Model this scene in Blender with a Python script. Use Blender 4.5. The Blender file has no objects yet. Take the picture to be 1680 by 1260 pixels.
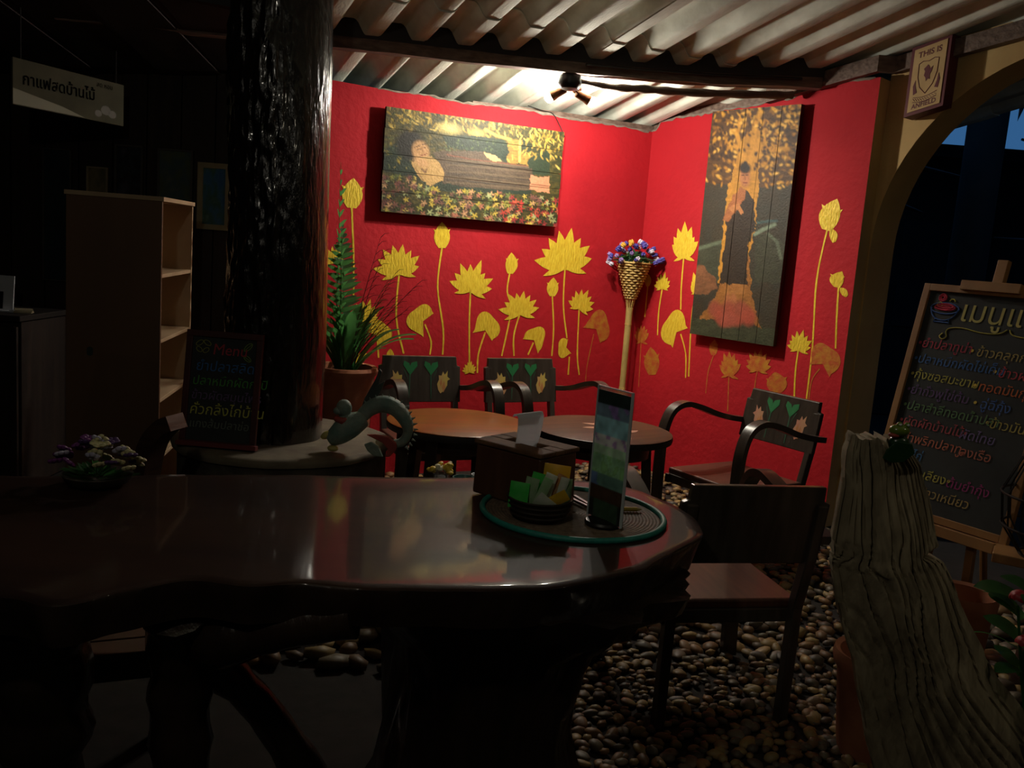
import bpy, bmesh, math, random
import numpy as np
from mathutils import Vector, Matrix, noise
from math import sin, cos, pi, radians, sqrt, atan2

random.seed(7)
SC = bpy.context.scene
COL = SC.collection

# ------------------------------------------------------------------ camera
CAM_H, PITCH, ROLL = 1.47, radians(8.5), radians(4.3)
fw = Vector((0, cos(PITCH), -sin(PITCH)))
u0 = Vector((0, sin(PITCH), cos(PITCH)))
r0 = Vector((1, 0, 0))
RT = r0 * cos(ROLL) + u0 * sin(ROLL)
UP = -r0 * sin(ROLL) + u0 * cos(ROLL)
cd = bpy.data.cameras.new('camera')
cam = bpy.data.objects.new('camera', cd)
COL.objects.link(cam)
cd.sensor_width = 36
cd.lens = 36 * 1500 / 1680
cd.clip_start = 0.05
cam.matrix_world = Matrix(((RT.x, UP.x, -fw.x, 0), (RT.y, UP.y, -fw.y, 0), (RT.z, UP.z, -fw.z, CAM_H), (0, 0, 0, 1)))
SC.camera = cam
# ------------------------------------------------------------------ world, exposure
SC.view_settings.view_transform = 'Standard'
SC.view_settings.look = 'None'
SC.view_settings.exposure = 0.0
SC.view_settings.gamma = 1.0
SC.view_settings.use_curve_mapping = False
W = bpy.data.worlds.new('night_sky')
SC.world = W
W.use_nodes = True
bg = W.node_tree.nodes['Background']
bg.inputs[0].default_value = (0.12, 0.42, 1.0, 1)
bg.inputs[1].default_value = 0.24

# ------------------------------------------------------------------ lights
def lamp(name, kind, loc, energy, color, radius, aim=None, angle=None, blend=1.0):
    l = bpy.data.lights.new(name, kind)
    l.energy = energy
    l.color = color
    l.shadow_soft_size = radius
    o = bpy.data.objects.new(name, l)
    COL.objects.link(o)
    o.location = loc
    if kind == 'SPOT':
        l.spot_size = radians(angle)
        l.spot_blend = blend
        d = Vector(aim) - Vector(loc)
        o.rotation_euler = d.to_track_quat('-Z', 'Y').to_euler()
    return o
BULB_A = Vector((0.094, 5.40, 2.330))
BULB_B = Vector((0.332, 5.40, 2.320))
WARM = (1.0, 0.90, 0.72)
lamp('spot_left_bulb', 'SPOT', BULB_A + Vector((-0.030, 0.0, -0.028)), 16, WARM, 0.022, (-0.75, 5.62, 1.20), 135, 1.0)
lamp('spot_right_bulb', 'SPOT', BULB_B + Vector((0.034, 0.0, -0.026)), 44, WARM, 0.022, (1.15, 5.50, 0.75), 115, 1.0)
# the room's other lamp hangs behind the photographer
lamp('rear_room_lamp', 'POINT', (-0.6, 0.3, 2.40), 12, (1.0, 0.92, 0.76), 0.05)

lamp('side_room_lamp', 'POINT', (2.5, 1.4, 2.35), 5, (1.0, 0.88, 0.66), 0.05)

# ------------------------------------------------------------------ materials
def lin(c):
    return tuple(((x / 255) / 12.92 if x / 255 <= 0.04045 else ((x / 255 + 0.055) / 1.055) ** 2.4) for x in c)
def mat(name, c1, c2=None, scale=8, stretch=(1, 1, 1), rough=0.6, metal=0.0, coat=0.0, bump=0.0, bscale=None, spec=0.5, detail=5, coords='Object', emit=None, alpha=None, trans=0.0, contrast=(0.35, 0.65), bdist=0.01, coatr=0.1):
    m = bpy.data.materials.new(name)
    m.use_nodes = True
    nt = m.node_tree
    b = nt.nodes['Principled BSDF']
    b.inputs['Base Color'].default_value = (*c1, 1)
    b.inputs['Roughness'].default_value = rough
    b.inputs['Metallic'].default_value = metal
    b.inputs['Coat Weight'].default_value = coat
    b.inputs['Coat Roughness'].default_value = coatr
    b.inputs['Specular IOR Level'].default_value = spec
    b.inputs['Transmission Weight'].default_value = trans
    if emit:
        b.inputs['Emission Color'].default_value = (*emit[0], 1)
        b.inputs['Emission Strength'].default_value = emit[1]
    if c2 is not None or bump:
        tc = nt.nodes.new('ShaderNodeTexCoord')
        mp = nt.nodes.new('ShaderNodeMapping')
        mp.inputs['Scale'].default_value = stretch
        nt.links.new(tc.outputs[coords], mp.inputs[0])
        nz = nt.nodes.new('ShaderNodeTexNoise')
        nz.inputs['Scale'].default_value = scale
        nz.inputs['Detail'].default_value = detail
        nt.links.new(mp.outputs[0], nz.inputs['Vector'])
        if c2 is not None:
            cr = nt.nodes.new('ShaderNodeValToRGB')
            cr.color_ramp.elements[0].color = (*c1, 1)
            cr.color_ramp.elements[1].color = (*c2, 1)
            cr.color_ramp.elements[0].position, cr.color_ramp.elements[1].position = contrast
            nt.links.new(nz.outputs['Fac'], cr.inputs[0])
            nt.links.new(cr.outputs[0], b.inputs['Base Color'])
        if bump:
            n2 = nz
            if bscale:
                n2 = nt.nodes.new('ShaderNodeTexNoise')
                n2.inputs['Scale'].default_value = bscale
                n2.inputs['Detail'].default_value = 6
                nt.links.new(mp.outputs[0], n2.inputs['Vector'])
            bp = nt.nodes.new('ShaderNodeBump')
            bp.inputs['Strength'].default_value = bump
            bp.inputs['Distance'].default_value = bdist
            nt.links.new(n2.outputs['Fac'], bp.inputs['Height'])
            nt.links.new(bp.outputs[0], b.inputs['Normal'])
    return m
def vcol_mat(name, rough=0.6, coat=0.0, spec=0.5, bump=0.0, bscale=60):
    m = mat(name, (0.5, 0.5, 0.5), None, rough=rough, coat=coat, spec=spec, bump=bump, scale=bscale)
    nt = m.node_tree
    a = nt.nodes.new('ShaderNodeAttribute')
    a.attribute_name = 'Col'
    nt.links.new(a.outputs['Color'], nt.nodes['Principled BSDF'].inputs['Base Color'])
    return m
M = {}
M['red'] = mat('red_limewash', (0.50, 0.012, 0.021), (0.39, 0.008, 0.016), scale=2.2, rough=0.75, bump=0.35, bscale=26, bdist=0.012, contrast=(0.3, 0.75), spec=0.3)
M['ochre'] = mat('ochre_plaster', (0.66, 0.46, 0.19), (0.56, 0.37, 0.15), scale=3, rough=0.85, bump=0.25, bscale=40)
M['mortar'] = mat('grey_mortar', (0.30, 0.27, 0.22), (0.2, 0.17, 0.13), scale=20, rough=0.9, bump=0.4)
M['gold'] = mat('gold_paint', (0.92, 0.70, 0.06), (0.78, 0.52, 0.03), scale=40, rough=0.42, metal=0.15, bump=0.6, bscale=30, bdist=0.012, stretch=(3, 3, 0.8))
M['gold_faint'] = mat('faint_gold_paint', (0.55, 0.26, 0.03), (0.52, 0.10, 0.03), scale=30, rough=0.5, metal=0.2, bump=0.3, bscale=70, bdist=0.005)  # fainter, redder gold for the lower lotuses
M['asbestos'] = mat('weathered_roof_sheet', (0.76, 0.79, 0.68), (0.56, 0.58, 0.48), scale=5, stretch=(3, 1, 1), rough=0.85, bump=0.25, bscale=30)
M['darkwood'] = mat('dark_stained_wood', (0.045, 0.022, 0.013), (0.022, 0.011, 0.008), scale=6, stretch=(1, 1, 9), rough=0.38, bump=0.15, coat=0.15)
M['chairwood'] = mat('dark_chair_wood', (0.062, 0.050, 0.040), (0.036, 0.028, 0.022), scale=5, stretch=(7, 1, 1), rough=0.33, coat=0.2, bump=0.1)
M['seatwood'] = mat('brown_seat_wood', (0.11, 0.042, 0.026), (0.065, 0.026, 0.017), scale=5, stretch=(7, 1, 1), rough=0.4, coat=0.15)
M['beam'] = mat('rough_beam_wood', (0.22, 0.155, 0.12), (0.11, 0.072, 0.052), scale=7, stretch=(0.5, 6, 6), rough=0.7, bump=0.5, bscale=14)
M['blackbeam'] = mat('black_beam_wood', (0.02, 0.014, 0.011), (0.012, 0.008, 0.007), scale=7, rough=0.6, bump=0.3)
M['tabletop'] = mat('round_table_wood', (0.36, 0.095, 0.022), (0.24, 0.085, 0.016), scale=3, stretch=(1, 8, 1), rough=0.4, spec=0.15, coat=0.25, bump=0.05, coatr=0.18)
M['table_dark'] = mat('round_table_dark_wood', (0.14, 0.055, 0.028), (0.09, 0.036, 0.020), scale=3, stretch=(1, 8, 1), rough=0.55, spec=0.15, coat=0.12, coatr=0.25)
M['slab'] = None
M['bark'] = mat('varnished_root_wood', (0.030, 0.017, 0.011), (0.012, 0.008, 0.006), scale=10, stretch=(1, 1, 0.4), rough=0.3, coat=0.5, bump=0.6, bscale=25)
M['trunk'] = mat('black_varnished_trunk', (0.014, 0.011, 0.009), (0.006, 0.005, 0.005), scale=9, stretch=(2, 2, 0.5), rough=0.2, coat=0.9, bump=0.6, bscale=16, bdist=0.02, coatr=0.08)
M['stone'] = mat('grey_plinth_stone', (0.10, 0.085, 0.065), (0.05, 0.042, 0.035), scale=9, rough=0.85, bump=0.6, bscale=30)
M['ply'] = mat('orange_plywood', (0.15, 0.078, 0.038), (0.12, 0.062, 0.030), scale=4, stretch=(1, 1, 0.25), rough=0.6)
M['plylit'] = mat('lamplit_plywood', (0.50, 0.36, 0.22), (0.42, 0.29, 0.17), scale=5, rough=0.65)  # same plywood, lamplight on the inner boards put into the paler colour
M['plankwall'] = mat('dark_plank_wall', (0.030, 0.018, 0.013), (0.018, 0.011, 0.009), scale=4, stretch=(6, 6, 0.6), rough=0.6, bump=0.2)
M['dark'] = mat('dark_render', (0.02, 0.018, 0.016), (0.012, 0.011, 0.011), scale=4, rough=0.9)
M['soil'] = mat('dark_soil', (0.018, 0.013, 0.010), (0.010, 0.008, 0.006), scale=12, rough=0.95, bump=0.4)
M['chalkboard'] = mat('black_chalkboard', (0.020, 0.023, 0.024), (0.032, 0.036, 0.036), scale=5, rough=0.8)
M['pine'] = mat('orange_pine_frame', (0.34, 0.17, 0.055), (0.25, 0.115, 0.035), scale=6, stretch=(1, 1, 0.3), rough=0.55)
M['redwood'] = mat('dark_red_frame', (0.09, 0.018, 0.016), (0.05, 0.012, 0.011), scale=6, rough=0.5)
M['terracotta'] = mat('terracotta', (0.42, 0.16, 0.075), (0.30, 0.10, 0.05), scale=8, rough=0.75, bump=0.2)
M['wicker'] = mat('straw_wicker', (0.62, 0.44, 0.15), (0.42, 0.27, 0.08), scale=40, rough=0.6)
M['fern'] = mat('fern_green', (0.075, 0.19, 0.085), (0.035, 0.11, 0.05), scale=12, rough=0.5)
M['leaf'] = mat('dark_leaf_green', (0.03, 0.13, 0.03), (0.012, 0.06, 0.016), scale=9, rough=0.4, coat=0.2)
M['twig'] = mat('dry_reddish_twig', (0.12, 0.02, 0.016), (0.07, 0.012, 0.01), scale=9, rough=0.7)
M['teal'] = mat('weathered_teal_paint', (0.14, 0.24, 0.21), (0.25, 0.30, 0.25), scale=14, rough=0.6, bump=0.5, bscale=45)
M['finred'] = mat('faded_red_paint', (0.42, 0.065, 0.045), (0.30, 0.05, 0.04), scale=14, rough=0.6)
M['paleyellow'] = mat('pale_yellow_paint', (0.50, 0.42, 0.13), None, rough=0.6)
def translucent(m, c, w):
    nt = m.node_tree; b = nt.nodes['Principled BSDF']; out = nt.nodes['Material Output']
    tr = nt.nodes.new('ShaderNodeBsdfTranslucent'); tr.inputs[0].default_value = (*c, 1)
    mx = nt.nodes.new('ShaderNodeMixShader'); mx.inputs[0].default_value = w
    nt.links.new(b.outputs[0], mx.inputs[1]); nt.links.new(tr.outputs[0], mx.inputs[2]); nt.links.new(mx.outputs[0], out.inputs[0]); return m
M['white'] = mat('white_paper', (0.74, 0.76, 0.80), (0.66, 0.68, 0.73), scale=9, rough=0.7)
M['cream'] = mat('cream_paper', (0.36, 0.31, 0.19), (0.30, 0.25, 0.15), scale=6, rough=0.7)
M['boxwood'] = mat('napkin_box_wood', (0.10, 0.042, 0.022), (0.065, 0.026, 0.015), scale=5, stretch=(5, 5, 0.8), rough=0.4, coat=0.2, bump=0.1)
M['boxtop'] = mat('worn_box_top', (0.19, 0.10, 0.05), (0.09, 0.045, 0.025), scale=14, rough=0.75, spec=0.15, bump=0.2)
M['bowl'] = mat('dark_woven_bowl', (0.030, 0.019, 0.012), (0.016, 0.011, 0.008), scale=40, rough=0.6, bump=0.3)
M['tealedge'] = mat('teal_cord', (0.012, 0.24, 0.19), (0.010, 0.18, 0.15), scale=60, rough=0.55)
M['mat'] = mat('woven_mat_straw', (0.17, 0.12, 0.08), (0.10, 0.068, 0.045), scale=60, rough=0.75)
M['acrylic'] = mat('clear_acrylic', (0.85, 0.9, 0.92), None, rough=0.08, trans=0.9)
M['blackplastic'] = mat('black_plastic', (0.012, 0.012, 0.013), None, rough=0.35)
M['copper'] = mat('brown_lamp_metal', (0.20, 0.085, 0.035), (0.14, 0.055, 0.025), scale=8, rough=0.35, metal=0.7)
M['bulb'] = mat('lit_bulb_glass', (0.9, 0.9, 0.9), None, emit=((1.0, 0.92, 0.80), 1150))
M['cable'] = mat('black_cable', (0.012, 0.010, 0.010), None, rough=0.5)
M['drift'] = None
M['concrete'] = mat('post_concrete', (0.020, 0.021, 0.020), (0.013, 0.014, 0.014), scale=5, rough=0.9)
M['night_leaf'] = mat('night_foliage', (0.012, 0.02, 0.010), (0.006, 0.012, 0.006), scale=5, rough=0.7)
for k_ in ('fern', 'leaf'):
    translucent(M[k_], (0.10, 0.34, 0.09), 0.45)
def flat(name, c, rough=0.6, **k):
    if name not in M: M[name] = mat(name, c, None, rough=rough, **k)
    return M[name]

# ------------------------------------------------------------------ mesh helpers
class MB:
    def __init__(s): s.v, s.f, s.c = [], [], None
    def add(s, vs, fs):
        o = len(s.v); s.v += [tuple(p) for p in vs]; s.f += [tuple(i + o for i in f) for f in fs]; return s
    def box(s, c, d, mx=None, taper=(1, 1)):
        x, y, z = d[0] / 2, d[1] / 2, d[2] / 2
        vs = [Vector((sx * x * (taper[0] if sz < 0 else 1), sy * y * (taper[1] if sz < 0 else 1), sz * z)) for sz in (-1, 1) for sy in (-1, 1) for sx in (-1, 1)]
        if mx is not None: vs = [mx @ v for v in vs]
        c = Vector(c); vs = [v + c for v in vs]
        return s.add(vs, [(0, 2, 3, 1), (4, 5, 7, 6), (0, 1, 5, 4), (1, 3, 7, 5), (3, 2, 6, 7), (2, 0, 4, 6)])
    def tube(s, path, rad, n=8, cap=True, flatten=None):
        path = [Vector(p) for p in path]
        if not hasattr(rad, '__len__'): rad = [rad] * len(path)
        o = len(s.v); ref = None
        for i, p in enumerate(path):
            t = (path[min(i + 1, len(path) - 1)] - path[max(i - 1, 0)]).normalized()
            if ref is None: ref = t.orthogonal().normalized()
            ref = (ref - t * ref.dot(t)); ref = ref.normalized() if ref.length > 1e-6 else t.orthogonal().normalized()
            b = t.cross(ref)
            for k in range(n):
                a = 2 * pi * k / n
                s.v.append(tuple(p + (ref * cos(a) + b * sin(a)) * rad[i]))
        m = len(path)
        for i in range(m - 1):
            for k in range(n):
                s.f.append((o + i * n + k, o + i * n + (k + 1) % n, o + (i + 1) * n + (k + 1) % n, o + (i + 1) * n + k))
        if cap:
            s.f.append(tuple(o + k for k in range(n))[::-1]); s.f.append(tuple(o + (m - 1) * n + k for k in range(n)))
        return s
    def ribbon(s, path, side, w, t):
        """rectangular strip swept along path; side = fixed width direction"""
        path = [Vector(p) for p in path]; side = Vector(side).normalized(); o = len(s.v)
        for i, p in enumerate(path):
            d = (path[min(i + 1, len(path) - 1)] - path[max(i - 1, 0)]).normalized()
            nn = d.cross(side).normalized()
            for a, b in ((-1, -1), (1, -1), (1, 1), (-1, 1)): s.v.append(tuple(p + side * (a * w / 2) + nn * (b * t / 2)))
        m = len(path)
        for i in range(m - 1):
            for k in range(4): s.f.append((o + i * 4 + k, o + i * 4 + (k + 1) % 4, o + i * 4 + 4 + (k + 1) % 4, o + i * 4 + 4 + k))
        s.f.append((o, o + 3, o + 2, o + 1)); s.f.append(tuple(o + (m - 1) * 4 + k for k in range(4)))
        return s
    def lathe(s, prof, n=24, c=(0, 0, 0), cap=True, wob=None):
        o = len(s.v)
        for r, z in prof:
            for k in range(n):
                a = 2 * pi * k / n; rr = r * (wob(a, z) if wob else 1)
                s.v.append((c[0] + rr * cos(a), c[1] + rr * sin(a), c[2] + z))
        for i in range(len(prof) - 1):
            for k in range(n): s.f.append((o + i * n + k, o + i * n + (k + 1) % n, o + (i + 1) * n + (k + 1) % n, o + (i + 1) * n + k))
        if cap:
            s.f.append(tuple(o + k for k in range(n))[::-1]); s.f.append(tuple(o + (len(prof) - 1) * n + k for k in range(n)))
        return s
    def prism(s, poly, fn, d0, d1):
        """poly in 2-D; fn(x, y, depth) -> point"""
        n = len(poly)
        vs = [fn(x, y, d0) for x, y in poly] + [fn(x, y, d1) for x, y in poly]
        return s.add(vs, [tuple(range(n))[::-1], tuple(range(n, 2 * n))] + [(k, (k + 1) % n, n + (k + 1) % n, n + k) for k in range(n)])
    def flatpoly(s, poly, fn, d):
        return s.add([fn(x, y, d) for x, y in poly], [tuple(range(len(poly)))])
    def ball(s, c, r, seg=10, rings=6, mx=None):
        c = Vector(c); r = Vector(r) if hasattr(r, '__len__') else Vector((r, r, r)); o = len(s.v)
        for i in range(rings + 1):
            th = pi * i / rings
            for k in range(seg):
                a = 2 * pi * k / seg
                p = Vector((r.x * sin(th) * cos(a), r.y * sin(th) * sin(a), r.z * cos(th)))
                if mx is not None: p = mx @ p
                s.v.append(tuple(p + c))
        for i in range(rings):
            for k in range(seg): s.f.append((o + i * seg + k, o + (i + 1) * seg + k, o + (i + 1) * seg + (k + 1) % seg, o + i * seg + (k + 1) % seg))
        return s
    def mesh(s, name, m, smooth=None):
        me = bpy.data.meshes.new(name)
        me.from_pydata(s.v, [], s.f)
        if m: me.materials.append(m)
        if s.c is not None:
            ca = me.color_attributes.new('Col', 'FLOAT_COLOR', 'POINT')
            ca.data.foreach_set('color', np.concatenate([np.asarray(s.c, dtype=np.float32).reshape(-1, 3), np.ones((len(s.v), 1), np.float32)], 1).ravel())
        if smooth:
            me.polygons.foreach_set('use_smooth', [True] * len(me.polygons))
            me.set_sharp_from_angle(angle=radians(smooth))
        me.update()
        return me
def link(name, data, parent=None):
    o = bpy.data.objects.new(name, data)
    COL.objects.link(o)
    if parent is not None: o.parent = parent
    return o
def part(name, mb, m, parent=None, smooth=None, bevel=0, label=None):
    o = link(name, mb.mesh(name, m, smooth), parent)
    if bevel:
        b = o.modifiers.new('bevel', 'BEVEL'); b.width = bevel; b.segments = 2; b.limit_method = 'ANGLE'; b.angle_limit = radians(40)
    if label: o['label'] = label
    return o
def tag(o, label, cat, group=None):
    o['label'] = label; o['category'] = cat
    if group: o['group'] = group
    return o
def thing(name, label, cat, loc=(0, 0, 0), rotz=0, group=None):
    o = link(name, None)
    o.empty_display_size = 0.1
    o.location = loc; o.rotation_euler = (0, 0, rotz)
    return tag(o, label, cat, group)
def struct(o):
    o['kind'] = 'structure'; return o
def smoothpath(pts, n=6):
    """Catmull-Rom through pts"""
    P = [Vector(p) for p in pts]; out = []
    for i in range(len(P) - 1):
        a, b, c, d = P[max(i - 1, 0)], P[i], P[i + 1], P[min(i + 2, len(P) - 1)]
        for k in range(n):
            t = k / n
            out.append(0.5 * ((2 * b) + (c - a) * t + (2 * a - 5 * b + 4 * c - d) * t * t + (3 * b - a - 3 * c + d) * t ** 3))
    out.append(P[-1]); return out
def rotm(x=0, y=0, z=0):
    return Matrix.Rotation(z, 3, 'Z') @ Matrix.Rotation(y, 3, 'Y') @ Matrix.Rotation(x, 3, 'X')
FONT = None
def writing(txt, size, m, parent, origin, ex, ey, name='chalk_writing', off=0.0015, align='LEFT', shear=0.0, bold=0.0):
    """flat lettering: text run along ex, upright along ey, from origin, turned into a mesh"""
    cu = bpy.data.curves.new(name, 'FONT')
    cu.body = txt; cu.size = size; cu.align_x = align; cu.shear = shear; cu.offset = bold; cu.resolution_u = 3
    tmp = bpy.data.objects.new(name, cu); COL.objects.link(tmp)
    dg = bpy.context.evaluated_depsgraph_get()
    me = bpy.data.meshes.new_from_object(tmp.evaluated_get(dg))
    bpy.data.objects.remove(tmp); bpy.data.curves.remove(cu)
    ex, ey, origin = Vector(ex).normalized(), Vector(ey).normalized(), Vector(origin)
    nn = ex.cross(ey)
    for v in me.vertices:
        p = v.co.copy(); v.co = origin + ex * p.x + ey * p.y + nn * off
    me.materials.clear(); me.materials.append(m); me.name = name
    return link(name, me, parent)
# ------------------------------------------------------------------ setting: walls
CORNER = Vector((0.83, 6.46, 0))
DL = Vector((sin(radians(62)), cos(radians(62)), 0))       # along the left red wall, towards the corner
NL = Vector((DL.y, -DL.x, 0))                               # out of the left wall into the room
DR = Vector((-sin(radians(-39)), -cos(radians(-39)), 0))    # along the right red wall, away from the corner
NR = Vector((-cos(radians(-39)), sin(radians(-39)), 0))     # out of the right wall into the room
def PL(s, z, d=0.0): return CORNER + DL * s + NL * d + Vector((0, 0, z))
def PR(s, z, d=0.0): return CORNER + DR * s + NR * d + Vector((0, 0, z))
RC = Vector((sin(radians(-25)), cos(radians(-25)), 0))      # corrugations run this way (downhill, away)
RA = Vector((RC.y, -RC.x, 0))
SLOPE = 0.165
def roofz(x, y): return 2.365 - SLOPE * ((Vector((x, y, 0)) - CORNER).dot(RC))
TOP_L = [(-2.52, 2.33), (-2.246, 2.334), (-1.972, 2.327), (-1.75, 2.331), (-1.586, 2.328), (-1.424, 2.321), (-1.30, 2.326), (-1.0, 2.334), (-0.80, 2.329), (-0.544, 2.324), (-0.353, 2.329), (-0.2, 2.322), (-0.104, 2.316), (0.0, 2.318)]
TOP_R = [(0.0, 2.318), (0.03, 2.33), (0.072, 2.381), (0.14, 2.389), (0.207, 2.401), (0.42, 2.41), (0.611, 2.426), (0.85, 2.44), (1.102, 2.463), (1.2, 2.50), (1.256, 2.531), (1.38, 2.522), (1.49, 2.525), (1.56, 2.522), (1.654, 2.528)]
def redwall(name, P, top, thick):
    mb = MB(); n = len(top)
    for s, z in top:
        mb.v += [tuple(P(s, -0.05)), tuple(P(s, z)), tuple(P(s, z - 0.01, -thick)), tuple(P(s, -0.05, -thick))]
    for i in range(n - 1):
        a, b = i * 4, i * 4 + 4
        mb.f += [(a, b, b + 1, a + 1), (a + 1, b + 1, b + 2, a + 2), (a + 2, b + 2, b + 3, a + 3), (a + 3, b + 3, b, a)]
    mb.f += [(0, 1, 2, 3), ((n - 1) * 4 + 3, (n - 1) * 4 + 2, (n - 1) * 4 + 1, (n - 1) * 4)]
    me = mb.mesh(name, M['red'])
    me.materials.append(M['ochre']); me.materials.append(M['mortar'])
    for i, p in enumerate(me.polygons):
        if i == len(me.polygons) - 1 or (i < 4 * (n - 1) and i % 4 == 2) or i == len(me.polygons) - 2: p.material_index = 1
        elif i % 4 == 1: p.material_index = 2
    return struct(link(name, me))
wall_left = redwall('wall_left', PL, TOP_L, 0.15)
wall_right = redwall('wall_right', PR, TOP_R, 0.20)
# frayed plaster lip along the top edges (part of each wall)
def lip(P, top, parent):
    mb = MB(); path = []
    for (s0, z0), (s1, z1) in zip(top[:-1], top[1:]):
        k = max(2, int(abs(s1 - s0) / 0.03))
        for j in range(k):
            t = j / k; path.append(P(s0 + (s1 - s0) * t, z0 + (z1 - z0) * t + random.uniform(-0.006, 0.004), random.uniform(-0.002, 0.006)))
    mb.tube(path, [random.uniform(0.003, 0.010) for _ in path], 5)
    return part('plaster_lip', mb, M['mortar'], parent, 40)
lip(PL, TOP_L[2:], wall_left); lip(PR, TOP_R, wall_right)

# painted gold lotuses: thin paint on the walls
def lotus_parts(P, table, parent, dim_from):
    for item in table:
        kind = item[0]
        b = Vector(item[1])
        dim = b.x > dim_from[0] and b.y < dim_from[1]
        m = M['gold_faint'] if dim else M['gold']
        stem = item[-1]
        mb = MB()
        if kind == 'leaf':
            ang, rad = radians(item[2]), item[3]
            poly = [(b.x, b.y)]
            for k in range(25):
                a = ang + radians(52) + (2 * pi - radians(104)) * k / 24
                rr = rad * (0.92 + 0.12 * sin(3 * a + b.x * 9)) * (1.12 if k in (0, 24) else 1)
                poly.append((b.x + rr * cos(a) * 0.92 - cos(ang) * rad * 0.15, b.y + rr * sin(a) - sin(ang) * rad * 0.15))
            for k in range(1, 25): mb.flatpoly([poly[0], poly[k], poly[k + 1]], P, 0.002)
            part('painted_lotus_leaf', mb, m, parent)
        else:
            t, l, r = Vector(item[2]), Vector(item[3]), Vector(item[4])
            axis = (t - b); h = axis.length; ax = axis.normalized(); px = Vector((ax.y, -ax.x))
            wl = max(0.01, -(l - b).dot(px)); wr = max(0.01, (r - b).dot(px)); dl = 0
            def petal(a, ln, wd):
                dirv = (ax * cos(a) + px * sin(a)); nv = Vector((dirv.y, -dirv.x)); pts = []
                for k in range(7):
                    q = k / 6; ww = wd * (sin(pi * min(1, q * 0.86 + 0.16)) ** 0.8 if q < 1 else 0)
                    pts.append((b + dirv * ln * q, nv * ww))
                poly = [tuple(c - w) for c, w in pts] + [tuple(c + w) for c, w in reversed(pts[:-1])]
                return poly
            if kind == 'bud':
                d = 0.002
                pol = []
                for k in range(9):
                    q = k / 8; ww = sin(pi * (0.12 + 0.88 * q)) ** 0.85 if q < 1 else 0
                    pol.append((q, ww))
                poly = [tuple(b + ax * h * q - px * wl * w) for q, w in pol] + [tuple(b + ax * h * q + px * wr * w) for q, w in reversed(pol[:-1])]
                mb.flatpoly(poly, P, d)
                if wl > 0.03:
                    mb.flatpoly([tuple(b - px * wl * 0.5 + ax * h * 0.3), tuple(b - px * wl * 1.05 + ax * h * 0.72), tuple(b + ax * h * 0.6)], P, d + 0.0003)
                    mb.flatpoly([tuple(b + px * wr * 0.5 + ax * h * 0.3), tuple(b + ax * h * 0.6), tuple(b + px * wr * 1.05 + ax * h * 0.74)], P, d + 0.0003)
            else:
                spread = radians(78 if kind == 'flower' else 52); npet = 8 if kind == 'flower' else 7
                for k in range(npet):
                    q = -1 + 2 * k / (npet - 1); a = q * spread
                    wside = wl if q < 0 else wr
                    ln = 1 / sqrt((cos(a) / h) ** 2 + (sin(a) / (wside * 1.02)) ** 2)
                    ln *= (1.0 if k % 2 == 0 else 0.93) * (1 + 0.16 * noise.noise(Vector((b.x * 13 + k * 1.7, b.y * 9, k))))
                    mb.flatpoly(petal(a, ln, 0.15 * (h + wside) / 2 * (1.35 if kind == 'tall' else 1.2)), P, 0.002 + 0.0001 * k)
                for sgn, wside in ((-1, wl), (1, wr)):       # drooping sepals
                    a = sgn * radians(108)
                    mb.flatpoly(petal(a, wside * 0.78, 0.10 * wside), P, 0.0031)
            part('painted_lotus_flower', mb, m, parent)
        if len(stem) > 1:
            sm = smoothpath([(x, z, 0) for x, z in stem], 5); mb2 = MB(); wdt = 0.011 if not dim else 0.007
            L_, R_ = [], []
            for i, p in enumerate(sm):
                tt = (sm[min(i + 1, len(sm) - 1)] - sm[max(i - 1, 0)]).normalized(); nv = Vector((tt.y, -tt.x, 0)) * wdt / 2 * (1 + 0.3 * noise.noise(p * 30))
                L_.append((p.x + nv.x, p.y + nv.y)); R_.append((p.x - nv.x, p.y - nv.y))
            for i in range(len(sm) - 1): mb2.flatpoly([L_[i], L_[i + 1], R_[i + 1], R_[i]], P, 0.0016)
            part('painted_lotus_stem', mb2, m, parent)
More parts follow.
